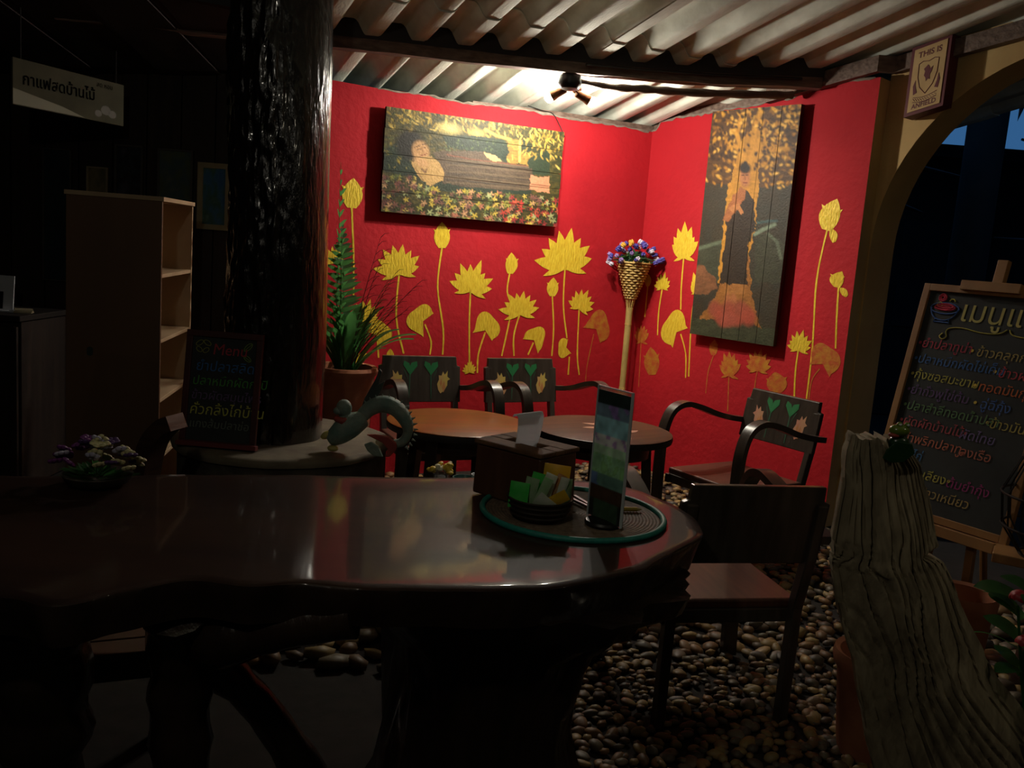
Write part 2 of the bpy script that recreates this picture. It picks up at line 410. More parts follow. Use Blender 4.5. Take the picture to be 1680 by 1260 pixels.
LOTUS_LEFT = [
 ('bud', (-2.096, 1.627), (-2.094, 1.801), (-2.16, 1.724), (-2.033, 1.715), [(-2.096, 1.627), (-2.071, 1.347), (-2.058, 1.086)]),
 ('flower', (-1.777, 1.265), (-1.8, 1.448), (-1.945, 1.337), (-1.642, 1.343), [(-1.777, 1.265), (-1.781, 0.992), (-1.719, 0.765)]),
 ('bud', (-1.505, 1.431), (-1.516, 1.591), (-1.564, 1.509), (-1.457, 1.517), [(-1.505, 1.431), (-1.518, 1.191), (-1.462, 0.924), (-1.455, 0.761)]),
 ('flower', (-1.29, 1.179), (-1.269, 1.366), (-1.438, 1.188), (-1.123, 1.269), [(-1.29, 1.179), (-1.283, 0.968), (-1.262, 0.691)]),
 ('bud', (-1.019, 1.298), (-1.017, 1.435), (-1.054, 1.351), (-0.965, 1.356), [(-1.019, 1.298), (-1.027, 1.183), (-0.99, 1.057), (-1.033, 0.758)]),
 ('flower', (-0.921, 1.043), (-0.933, 1.187), (-1.082, 1.085), (-0.767, 1.023), [(-0.921, 1.043), (-0.954, 0.897), (-0.942, 0.759)]),
 ('flower', (-0.606, 1.368), (-0.632, 1.637), (-0.853, 1.521), (-0.397, 1.548), [(-0.606, 1.368), (-0.595, 1.111), (-0.545, 0.885)]),
 ('bud', (-0.686, 1.165), (-0.688, 1.291), (-0.734, 1.228), (-0.645, 1.232), [(-0.686, 1.165), (-0.656, 0.945), (-0.653, 0.762)]),
 ('flower', (-0.468, 1.095), (-0.433, 1.229), (-0.567, 1.112), (-0.333, 1.163), [(-0.468, 1.095), (-0.452, 0.781), (-0.422, 0.633)]),
 ('flower', (-1.975, 0.967), (-1.978, 1.097), (-2.077, 1.027), (-1.892, 1.007), []),
 ('flower', (-2.188, 1.304), (-2.185, 1.411), (-2.256, 1.343), (-2.108, 1.345), []),
 ('flower', (-2.124, 0.889), (-2.13, 1.018), (-2.183, 0.961), (-2.07, 0.946), []),
 ('leaf', (-1.897, 0.876), -135, 0.09, [(-1.897, 0.876), (-1.881, 0.737)]),
 ('leaf', (-1.602, 0.971), -25, 0.102, [(-1.589, 0.952), (-1.54, 0.845), (-1.543, 0.76)]),
 ('leaf', (-1.166, 0.924), -110, 0.107, [(-1.165, 0.912), (-1.203, 0.772), (-1.202, 0.644)]),
 ('leaf', (-0.799, 0.867), -125, 0.09, [(-0.803, 0.851), (-0.837, 0.768)]),
 ('leaf', (-0.544, 0.822), 20, 0.071, [(-0.513, 0.759), (-0.511, 0.633)]),
 ('leaf', (-0.316, 0.953), -125, 0.118, [(-0.332, 0.919), (-0.364, 0.697), (-0.365, 0.56)]),
 ('leaf', (-2.003, 0.762), 60, 0.06, []),
 ('bud', (-1.805, 0.726), (-1.809, 0.795), (-1.831, 0.756), (-1.783, 0.757), []),
 ('flower', (-1.259, 0.652), (-1.264, 0.723), (-1.313, 0.683), (-1.209, 0.684), []),
]
LOTUS_RIGHT = [
 ('tall', (0.393, 1.492), (0.371, 1.735), (0.265, 1.603), (0.512, 1.613), [(0.393, 1.492), (0.398, 1.294), (0.413, 1.14)]),
 ('flower', (0.231, 1.272), (0.223, 1.379), (0.151, 1.324), (0.301, 1.327), [(0.231, 1.272), (0.219, 1.112), (0.229, 0.945)]),
 ('tall', (0.533, 1.264), (0.53, 1.444), (0.473, 1.36), (0.597, 1.361), [(0.533, 1.264), (0.513, 1.102), (0.54, 0.706)]),
 ('leaf', (0.396, 0.986), -40, 0.134, [(0.434, 0.979), (0.494, 0.855), (0.515, 0.693)]),
 ('tall', (0.082, 0.884), (0.066, 1.003), (0.004, 0.935), (0.16, 0.954), [(0.082, 0.884), (0.092, 0.713), (0.1, 0.562)]),
 ('bud', (0.215, 0.667), (0.178, 0.858), (0.128, 0.753), (0.269, 0.773), []),
 ('bud', (0.728, 0.875), (0.724, 0.978), (0.687, 0.921), (0.755, 0.93), [(0.728, 0.875), (0.698, 0.763), (0.697, 0.621)]),
 ('tall', (0.866, 0.769), (0.849, 0.923), (0.776, 0.814), (0.96, 0.849), [(0.866, 0.769), (0.877, 0.652), (0.888, 0.535)]),
 ('flower', (1.078, 0.836), (1.063, 0.971), (0.984, 0.876), (1.176, 0.904), [(1.078, 0.836), (1.072, 0.743), (1.08, 0.649)]),
 ('flower', (1.349, 0.998), (1.345, 1.117), (1.272, 1.028), (1.443, 1.064), [(1.349, 0.998), (1.347, 0.862), (1.363, 0.681)]),
 ('bud', (1.442, 1.698), (1.483, 1.877), (1.377, 1.786), (1.511, 1.762), [(1.442, 1.698), (1.414, 1.41), (1.441, 1.021), (1.444, 0.677)]),
 ('bud', (1.495, 1.631), (1.459, 1.712), (1.461, 1.671), (1.533, 1.632), []),
 ('bud', (1.561, 1.379), (1.571, 1.473), (1.495, 1.409), (1.587, 1.416), [(1.561, 1.379), (1.573, 1.214), (1.591, 1.034)]),
 ('bud', (1.621, 1.336), (1.569, 1.38), (1.582, 1.346), (1.608, 1.376), []),
 ('leaf', (1.522, 0.935), -110, 0.112, [(1.506, 0.904), (1.464, 0.826), (1.46, 0.68)]),
 ('bud', (1.233, 0.714), (1.207, 0.841), (1.155, 0.765), (1.302, 0.781), []),
 ('bud', (0.095, 1.27), (0.078, 1.361), (0.062, 1.301), (0.128, 1.281), [(0.095, 1.27), (0.094, 1.057)]),
]

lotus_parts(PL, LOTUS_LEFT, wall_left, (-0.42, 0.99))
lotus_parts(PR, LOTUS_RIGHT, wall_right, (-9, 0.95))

# arch wall, set back behind the right red wall
AT0, AT1, AC, AR, ASP = 1.655, 4.3, 2.68, 1.015, 1.61
def PA(t, z, d=0.0): return CORNER + DR * t + NR * (-0.10 + d) + Vector((0, 0, z))
def arch_low(t):
    if abs(t - AC) >= AR: return -0.05
    return ASP + sqrt(max(0, AR * AR - (t - AC) ** 2))
mb = MB()
ts = sorted(set([AT0] + [AC - AR * cos(pi * k / 36) for k in range(37)] + [3.9, AT1]))
mb_f = []
def tz(t, d): p = PA(t, 0, d); return roofz(p.x, p.y) + 0.03
for i in range(len(ts) - 1):
    a, b = ts[i], ts[i + 1]; mid = (a + b) / 2; inside = abs(mid - AC) < AR
    la, lb = (arch_low(a) if abs(a - AC) < AR else ASP, arch_low(b) if abs(b - AC) < AR else ASP) if inside else (-0.05, -0.05)
    o = len(mb.v)
    mb.v += [tuple(PA(a, la)), tuple(PA(b, lb)), tuple(PA(b, tz(b, 0))), tuple(PA(a, tz(a, 0))), tuple(PA(a, la, -0.25)), tuple(PA(b, lb, -0.25)), tuple(PA(b, tz(b, -.25), -0.25)), tuple(PA(a, tz(a, -.25), -0.25))]
    mb.f += [(o, o + 1, o + 2, o + 3), (o + 5, o + 4, o + 7, o + 6), (o + 4, o + 5, o + 1, o), (o + 3, o + 2, o + 6, o + 7)]
for t in (AC - AR, AC + AR):
    mb.add([PA(t, -0.05), PA(t, ASP), PA(t, ASP, -0.25), PA(t, -0.05, -0.25)], [(0, 1, 2, 3)])
mb.add([PA(AT0, -0.05), PA(AT0, 2.5), PA(AT0, 2.5, -0.2), PA(AT0, -0.05, -0.2)], [(0, 3, 2, 1)])
mb.add([PA(AT1, -0.05), PA(AT1, 2.9), PA(AT1, 2.9, -0.2), PA(AT1, -0.05, -0.2)], [(0, 1, 2, 3)])
wall_arch = struct(part('wall_arch', mb, M['ochre']))

# dark plank wall at the left rear, and the room's unlit sides
def plain_wall(name, p0, p1, z1, m, thick=0.12):
    mb = MB(); a, b = Vector((*p0, 0)), Vector((*p1, 0)); d = (b - a).normalized(); n = Vector((-d.y, d.x, 0)) * thick
    mb.add([a, b, b + n, a + n, a + Vector((0, 0, z1)), b + Vector((0, 0, z1)), b + n + Vector((0, 0, z1)), a + n + Vector((0, 0, z1))], [(3, 2, 1, 0), (4, 5, 6, 7), (0, 1, 5, 4), (1, 2, 6, 5), (2, 3, 7, 6), (3, 0, 4, 7)])
    return struct(part(name, mb, m))
wall_rear = plain_wall('wall_rear', (-5.2, 5.35), (-1.44, 5.35), 3.2, M['dark'])
for i in range(19):                                       # vertical boards of the rear wall
    mb = MB(); x = -5.1 + i * 0.195
    mb.box((x + 0.095, 5.342, 1.3), (0.186, 0.016 + random.uniform(0, 0.006), 2.6))
    part('wall_board', mb, M['plankwall'], wall_rear)
plain_wall('wall_sky_block', (6.8, -2.6), (6.8, 10.0), 4.4, M['dark'])  # unseen boundary wall added to block blue sky light
plain_wall('wall_side', (-5.2, -2.6), (-5.2, 5.35), 3.6, M['dark'])
plain_wall('wall_front', (3.6, -2.6), (-5.2, -2.6), 4.0, M['dark'])
e = PA(AT1, 0)
plain_wall('wall_east', (e.x + 0.05, e.y), (3.6, -2.6), 3.9, M['dark'])

# floor: soil base with pebbles
mb = MB(); N = 40
for j in range(N + 1):
    for i in range(N + 1):
        x, y = -6 + 14 * i / N, -3 + 14 * j / N
        mb.v.append((x, y, -0.012 + 0.006 * noise.noise(Vector((x, y, 0)))))
for j in range(N):
    for i in range(N): a = j * (N + 1) + i; mb.f.append((a, a + 1, a + N + 2, a + N + 1))
floor = struct(part('floor', mb, M['soil'], None, 60))
pm = bpy.data.materials.new('river_pebble'); pm.use_nodes = True
nt = pm.node_tree; g_ = nt.nodes.new('ShaderNodeNewGeometry'); oi = nt.nodes.new('ShaderNodeObjectInfo')
ad = nt.nodes.new('ShaderNodeMath'); ad.operation = 'ADD'; fr = nt.nodes.new('ShaderNodeMath'); fr.operation = 'FRACT'
nt.links.new(g_.outputs['Random Per Island'], ad.inputs[0]); nt.links.new(oi.outputs['Random'], ad.inputs[1]); nt.links.new(ad.outputs[0], fr.inputs[0])
cr = nt.nodes.new('ShaderNodeValToRGB'); nt.links.new(fr.outputs[0], cr.inputs[0])
els = cr.color_ramp.elements
els[0].color = (0.17, 0.14, 0.09, 1); els[1].color = (0.27, 0.20, 0.09, 1)
for p_, c_ in ((0.2, (0.10, 0.08, 0.055)), (0.4, (0.25, 0.13, 0.045)), (0.6, (0.075, 0.07, 0.06)), (0.8, (0.32, 0.21, 0.075))):
    e_ = els.new(p_); e_.color = (*c_, 1)
nt.links.new(cr.outputs[0], nt.nodes['Principled BSDF'].inputs['Base Color']); nt.nodes['Principled BSDF'].inputs['Roughness'].default_value = 0.55
def pebble_geo(seed):
    bm = bmesh.new(); bmesh.ops.create_icosphere(bm, subdivisions=2 if seed < 4 else 1, radius=1)
    for v in bm.verts: v.co *= 1 + 0.28 * noise.noise(v.co * 0.9 + Vector((seed * 7.3, 0, 0)))
    vs = [v.co.copy() for v in bm.verts]; fs = [tuple(v.index for v in f.verts) for f in bm.faces]; bm.free(); return vs, fs
PEB = [pebble_geo(k) for k in range(8)]
PEBM = []
for k in range(4):
    q = MB().add(*PEB[k]); PEBM.append(q.mesh('pebble', pm, 180))
spots = []
def scatter(x0, x1, y0, y1, step, test=lambda x, y: True, big=1.0):
    y = y0
    while y < y1:
        x = x0
        while x < x1:
            px_, py_ = x + random.uniform(-.5, .5) * step, y + random.uniform(-.5, .5) * step
            if test(px_, py_): spots.append((px_, py_, step * random.uniform(0.40, 0.72) * big))
            x += step
        y += step
inroom = lambda x, y: (Vector((x, y, 0)) - CORNER).dot(NL) > 0.03 and (Vector((x, y, 0)) - CORNER).dot(NR) > 0.03
scatter(0.1, 1.7, 2.3, 3.3, 0.040, inroom)
scatter(0.35, 2.1, 3.3, 4.4, 0.055, inroom)
scatter(0.2, 2.0, 4.4, 6.4, 0.050, inroom)
scatter(-1.2, 0.35, 3.0, 5.6, 0.085, inroom)
scatter(1.7, 2.9, 2.0, 4.2, 0.08, inroom)
spots.sort(key=lambda s: -(s[2] / (s[1] + 0.2)) if (s[0] > 0.25 and s[0] < 1.15 and s[1] > 2.42) else 0)
rest = MB()
for i, (x, y, r) in enumerate(spots):
    sc = Vector((r * random.uniform(0.85, 1.25), r * random.uniform(0.6, 0.95), r * random.uniform(0.4, 0.65))); rz = random.uniform(0, pi); z = sc.z * random.uniform(0.15, 0.7) - 0.004
    if i < 300:
        o = link('pebble', PEBM[i % 4], floor)
        o.location = (x, y, z); o.scale = sc; o.rotation_euler = (random.uniform(-.3, .3), random.uniform(-.3, .3), rz)
    else:
        k = 4 + i % 4; mx = rotm(0, 0, rz)
        rest.add([mx @ Vector((v.x * sc.x, v.y * sc.y, v.z * sc.z)) + Vector((x, y, z)) for v in PEB[k][0]], PEB[k][1])
pr = part('pebbles', rest, pm, floor, 180); pr['kind'] = 'stuff'

# ceiling: corrugated roof sheets on a purlin
ceiling = struct(link('ceiling', None))
PIT, DEP = 0.24, 0.075
def sheet_mesh(npit, length):
    mb = MB(); prof = []
    for k in range(npit):
        for q, h in ((0.0, 0), (0.06, 0), (0.26, 0), (0.32, 0.004), (0.37, 0.014), (0.46, 0.042), (0.51, 0.051), (0.56, 0.055), (0.74, 0.055), (0.79, 0.051), (0.84, 0.042), (0.93, 0.014), (0.97, 0.004)):
            prof.append(((k + q) * PIT, h * DEP / 0.055))
    prof.append((npit * PIT, 0)); prof.append((npit * PIT + 0.06, 0))
    n = len(prof); rows = 9
    for j in range(rows):
        for dz in (0, 0.007):
            for x, z in prof: mb.v.append((x, length * j / (rows - 1), z + dz))
    for j in range(rows - 1):
        for i in range(n - 1):
            a = j * 2 * n + i; b = a + 2 * n
            mb.f.append((a, b, b + 1, a + 1)); mb.f.append((a + n, a + n + 1, b + n + 1, b + n))
    for i in range(n - 1):
        mb.f.append((i, i + 1, n + i + 1, n + i)); q = (rows - 1) * 2 * n; mb.f.append((q + n + i, q + n + i + 1, q + i + 1, q + i))
    return mb.mesh('roof_sheet', M['asbestos'], 50)
th = math.atan(SLOPE); ty = RC * cos(th) + Vector((0, 0, -sin(th))); tn = RA.cross(ty)
ROT = Matrix(((RA.x, ty.x, tn.x), (RA.y, ty.y, tn.y), (RA.z, ty.z, tn.z)))
me_low, me_up = sheet_mesh(4, 2.2), sheet_mesh(4, 2.9)
PUR = Vector((0.19, 5.22, 0))
a_p, c_p = (PUR - CORNER).dot(RA), (PUR - CORNER).dot(RC)
for row, (me, c0, lift) in enumerate(((me_low, c_p - 0.30, 0.0), (me_up, c_p - 2.80, 0.009), (me_up, c_p - 5.55, 0.018), (me_up, c_p - 8.3, 0.027))):
    for k in range(-7, 3):
        o = link('roof_sheet', me, ceiling)
        p = CORNER + RA * (a_p + (k * 4 + 0.35) * PIT) + RC * c0
        o.matrix_world = Matrix.Translation((p.x, p.y, roofz(p.x, p.y) + lift + (0.003 if k % 2 else 0))) @ ROT.to_4x4()
# purlin (crooked squared log) and the second pole beside it
PUR_PATH = [(-2.3, 4.55, 2.41), (-1.3, 4.80, 2.43), (-1.05, 4.87, 2.438), (-0.5, 5.03, 2.45), (0.19, 5.22, 2.465), (0.87, 5.35, 2.485), (1.30, 5.40, 2.505), (1.62, 5.42, 2.52)]
mb = MB().ribbon(smoothpath(PUR_PATH, 5), (0, 0, 1), 0.066, 0.075)
rg = random.Random(3)
mb.v = [(x + rg.uniform(-.003, .003), y + rg.uniform(-.003, .003), z + rg.uniform(-.004, .004)) for x, y, z in mb.v]
struct(part('trim_1', mb, M['beam'], None, 30))
mb = MB().ribbon(smoothpath([(x + 0.006, y - 0.030, z + 0.075) for x, y, z in PUR_PATH], 5), (0, 0, 1), 0.10, 0.025)
struct(part('trim_8', mb, M['blackbeam'], None, 30))  # dark strip added to stop light passing over the purlin
mb = MB().tube(smoothpath([(0.22, 5.30, 2.415), (0.42, 5.32, 2.395), (0.62, 5.36, 2.405), (0.85, 5.42, 2.415), (1.25, 5.48, 2.44), (1.50, 5.52, 2.462)], 6), [0.012 + 0.010 * min(1, k / 10) + 0.003 * sin(k * 1.7) for k in range(31)], 8)
struct(part('trim_2', mb, M['beam'], None, 60))
# plank along the wall tops
def plate(name, pts, h, t, m):
    return struct(part(name, MB().ribbon(pts, (0, 0, 1), h, t), m))
plate('trim_3', [PL(-1.35, 2.318, -0.05), PL(-0.7, 2.335, -0.05), PL(0.20, 2.335, -0.05)], 0.05, 0.06, M['beam'])
plate('trim_7', [PR(-0.15, 2.36, -0.06), PR(0.5, 2.43, -0.06), PR(1.1, 2.50, -0.06)], 0.10, 0.06, M['beam'])
pts = []
for t in (0.95, 1.3, 1.655, 1.70, 2.0, 2.6, 3.4, 4.2):
    p = PR(t, 0, 0.03 if t < 1.68 else -0.062); pts.append(Vector((p.x, p.y, roofz(p.x, p.y) - 0.040)))
plate('trim_4', pts, 0.085, 0.05, M['beam'])
for i, (xx) in enumerate((-1.6, -2.9)):
    pts = [(xx - 2.6, 3.2 - i * .8, 2.62 + i * .1), (xx + 0.4 + i * 1.0, 4.3 - i * .25, 2.46 + i * .14)]
    plate('trim_%d' % (5 + i), pts, 0.10, 0.06, M['blackbeam'])
# dark boards lining the roof over the left of the room
for k in range(9):
    x1 = -1.42 - 0.34 * k; p = [Vector((x1, -2.3, 0)), Vector((x1 - 0.33, -2.3, 0)), Vector((x1 - 0.33, 5.30, 0)), Vector((x1, 5.30, 0))]
    part('roof_board', MB().prism([(q.x, q.y) for q in p], lambda x, y, d: Vector((x, y, min(roofz(x, y), 3.4) - 0.03 - d)), 0.0, 0.02 + 0.006 * (k % 2)), M['blackbeam'], ceiling)
# thin conduit and loose wire
mb = MB().tube([(0.27, 5.165, 2.475), (0.6, 5.235, 2.483), (1.0, 5.31, 2.50), (1.5, 5.365, 2.525)], 0.008, 6)
tag(part('cable_conduit', mb, M['cable'], None, 60), 'thin black conduit clipped along the roof purlin right of the lamp', 'conduit')
mb = MB().tube(smoothpath([PL(-0.98, 2.36, 0.008), PL(-0.88, 2.345, 0.012), PL(-0.80, 2.335, 0.014), PL(-0.74, 2.27, 0.010), PL(-0.70, 2.20, 0.020)], 6), 0.003, 5)
tag(part('hanging_wire', mb, M['cable'], None, 60), 'short black wire looping over the wall top to the reclining painting', 'wire')
# ------------------------------------------------------------------ paintings on planks
def vnoise(x, y, seed):
    xi, yi = np.floor(x).astype(np.int64), np.floor(y).astype(np.int64); xf, yf = x - xi, y - yi
    xf = xf * xf * (3 - 2 * xf); yf = yf * yf * (3 - 2 * yf)
    def hsh(a, b):
        n = (a * 374761393 + b * 668265263 + seed * 974634777) & 0xffffffff
        n = ((n ^ (n >> 13)) * 1274126177) & 0xffffffff
        return ((n ^ (n >> 16)) & 0xffff) / 65535.0
    return (hsh(xi, yi) * (1 - xf) + hsh(xi + 1, yi) * xf) * (1 - yf) + (hsh(xi, yi + 1) * (1 - xf) + hsh(xi + 1, yi + 1) * xf) * yf
def inpoly(X, Y, poly):
    r = np.zeros(X.shape, bool); n = len(poly)
    for i in range(n):
        x0, y0 = poly[i]; x1, y1 = poly[(i + 1) % n]
        if y0 == y1: continue
        r ^= ((y0 > Y) != (y1 > Y)) & (X < (x1 - x0) * (Y - y0) / (y1 - y0) + x0)
    return r
class Canvas:
    def __init__(s, X, Y): s.X, s.Y = X, Y; s.C = np.zeros((len(X), 3)); s.rg = random.Random(5)
    def mix(s, w, c): w = np.clip(w, 0, 1)[:, None]; s.C = s.C * (1 - w) + np.array(lin(c)) * w
    def poly(s, p, c, vary=0.18, seed=3, wob=6):
        X = s.X + (vnoise(s.X / 18, s.Y / 18, seed) - .5) * wob * 2; Y = s.Y + (vnoise(s.X / 18, s.Y / 18, seed + 9) - .5) * wob * 2
        m = inpoly(X, Y, p).astype(float); col = np.array(lin(c)) * (1 - vary + 2 * vary * vnoise(s.X / 24, s.Y / 9, seed + 4))[:, None]
        s.C = s.C * (1 - m[:, None]) + col * m[:, None]
    def blob(s, x, y, rx, ry, c, ang=0, soft=0.25):
        dx, dy = s.X - x, s.Y - y; a, b = dx * cos(ang) + dy * sin(ang), -dx * sin(ang) + dy * cos(ang)
        q = np.sqrt((a / rx) ** 2 + (b / ry) ** 2); s.mix((1 + soft - q) / soft / 2 if soft else (q < 1).astype(float), c)
    def flower(s, x, y, r, c):
        dx, dy = s.X - x, s.Y - y; a = np.arctan2(dy, dx); q = np.hypot(dx, dy) / (r * (0.62 + 0.38 * np.cos(5 * a + s.rg.uniform(0, 6))))
        s.mix((1.15 - q) / 0.3, c)
    def line(s, pts, w, c):
        for (x0, y0), (x1, y1) in zip(pts[:-1], pts[1:]):
            dx, dy = x1 - x0, y1 - y0; L2 = dx * dx + dy * dy; t = np.clip(((s.X - x0) * dx + (s.Y - y0) * dy) / L2, 0, 1)
            s.mix((w - np.hypot(s.X - x0 - t * dx, s.Y - y0 - t * dy)) / (w * 0.6), c)
def paint_reclining(X, Y):
    k = Canvas(X, Y); r = k.rg
    k.mix(np.ones_like(X), (66, 62, 30)); k.mix(vnoise(X / 40, Y / 30, 1) * 0.7, (40, 52, 34)); k.mix((vnoise(X / 20, Y / 14, 2) - .45) * 2, (96, 84, 40))
    k.poly([(115, 480), (330, 300), (340, 540), (400, 700), (260, 660), (110, 620)], (34, 48, 36))
    for i in range(330):                                  # sunlit leaves across the top
        x = r.uniform(100, 1600); top = 110 + .149 * (x - 135); y = top + abs(r.gauss(0, 95))
        if 560 < x < 1090 and y > top + 150: continue
        if x < 420 and y > 330: continue
        c = r.choice([(190, 160, 70), (206, 178, 92), (158, 130, 52), (120, 104, 48), (90, 82, 44)])
        k.blob(x, y, r.uniform(14, 30), r.uniform(4, 8), c, r.choice([1.0, 2.1, 1.57, 0.5]) + r.uniform(-.3, .3))
    for i in range(90):
        k.blob(r.uniform(110, 330), r.uniform(160, 620), r.uniform(8, 22), r.uniform(3, 6), r.choice([(150, 130, 50), (90, 92, 46), (60, 72, 44)]), r.uniform(0, 3))
    k.blob(610, 290, 70, 34, (214, 196, 120), .2, 0.8); k.blob(830, 330, 50, 26, (196, 172, 90), .2, .8)
    k.poly([(560, 350), (800, 350), (1060, 385), (1100, 470), (1090, 570), (900, 490), (600, 440)], (38, 52, 40), .3)
    for i in range(40): k.blob(r.uniform(580, 1060), r.uniform(370, 470), 8, 5, r.choice([(84, 98, 58), (64, 80, 56)]), r.uniform(0, 3))
    k.poly([(1070, 370), (1215, 390), (1205, 500), (1330, 520), (1330, 560), (1270, 590), (1080, 575), (1100, 480)], (150, 118, 56), .35, 3, 14)
    k.line([(1190, 400), (1190, 560)], 14, (206, 176, 96)); k.line([(900, 300), (990, 350), (1110, 385)], 16, (190, 158, 76))
    k.poly([(1210, 380), (1290, 430), (1290, 480), (1215, 500)], (44, 54, 38)); k.poly([(1250, 560), (1300, 520), (1450, 470), (1450, 680), (1290, 670)], (46, 60, 42))
    for i in range(44): k.blob(r.uniform(1090, 1560), r.uniform(340, 560), 22, 6, r.choice([(196, 164, 78), (160, 134, 60)]), r.choice([.9, 1.57, 2.2]))
    k.poly([(400, 700), (560, 690), (1290, 780), (1290, 830), (480, 790)], (42, 54, 42))
    # robe
    k.poly([(480, 480), (600, 470), (760, 470), (900, 480), (1060, 560), (1300, 620), (1300, 800), (1050, 790), (780, 760), (570, 730), (575, 640), (520, 530)], (84, 70, 56), .3)
    for y0 in (540, 580, 630, 680, 720): k.line([(590, y0), (850, y0 + 20), (1270, y0 + 70)], 7, (104, 90, 70))
    for y0 in (560, 650, 700): k.line([(600, y0), (900, y0 + 30), (1280, y0 + 66)], 5, (62, 56, 48))
    k.line([(600, 500), (800, 540), (1060, 575), (1260, 600)], 6, (120, 70, 52))
    k.poly([(890, 484), (930, 488), (1000, 520), (1050, 560), (960, 555), (920, 525)], (196, 160, 110), .1)
    # head, arm
    k.blob(318, 425, 104, 128, (30, 29, 24), -.35, .2); k.blob(398, 472, 62, 84, (186, 142, 94), -.35, .2)
    k.poly([(320, 560), (400, 520), (480, 510), (545, 570), (576, 640), (566, 710), (470, 752), (410, 700), (360, 640)], (186, 150, 94), .12)
    k.line([(400, 610), (430, 640), (440, 612)], 9, (110, 78, 54)); k.line([(350, 600), (420, 700)], 5, (140, 104, 66)); k.blob(400, 560, 60, 34, (196, 152, 104), .5, .4)
    k.line([(350, 440), (395, 425)], 5, (74, 52, 38)); k.line([(405, 420), (440, 412)], 5, (74, 52, 38)); k.line([(365, 462), (398, 452)], 5, (84, 56, 40)); k.line([(412, 446), (440, 440)], 5, (84, 56, 40))
    k.line([(405, 440), (420, 480)], 5, (150, 106, 68)); k.line([(395, 506), (440, 494)], 6, (130, 66, 50))
    k.poly([(1280, 670), (1350, 690), (1445, 690), (1450, 820), (1370, 815), (1280, 785)], (206, 140, 104), .1); k.line([(1290, 745), (1440, 765)], 5, (120, 76, 56))
    # bed of flowers
    pal = [(196, 170, 66), (214, 186, 84), (150, 146, 66), (170, 176, 120), (176, 110, 86), (196, 150, 108), (128, 84, 74), (100, 112, 60)]
    for i in range(300):
        x = r.uniform(100, 1530); base_ = 955 + .11 * (x - 105); y = base_ - abs(r.uniform(0, 1)) ** 1.0 * (235 if x > 380 else 300)
        if y < 770 and 400 < x < 1280: y += 60
        c = r.choice(pal)
        if x > 1050 and r.random() < .4: c = r.choice([(182, 60, 52), (160, 52, 56), (196, 90, 66)])
        if x < 330 and r.random() < .6: c = r.choice([(110, 64, 60), (128, 80, 66), (80, 60, 48)])
        k.blob(x + 12, y + 12, 22, 18, (42, 44, 28), 0, .5); k.flower(x, y, r.uniform(18, 32), c)
    k.C *= (0.66 + 0.26 * vnoise(X / 7, Y / 7, 8))[:, None]
    return k.C
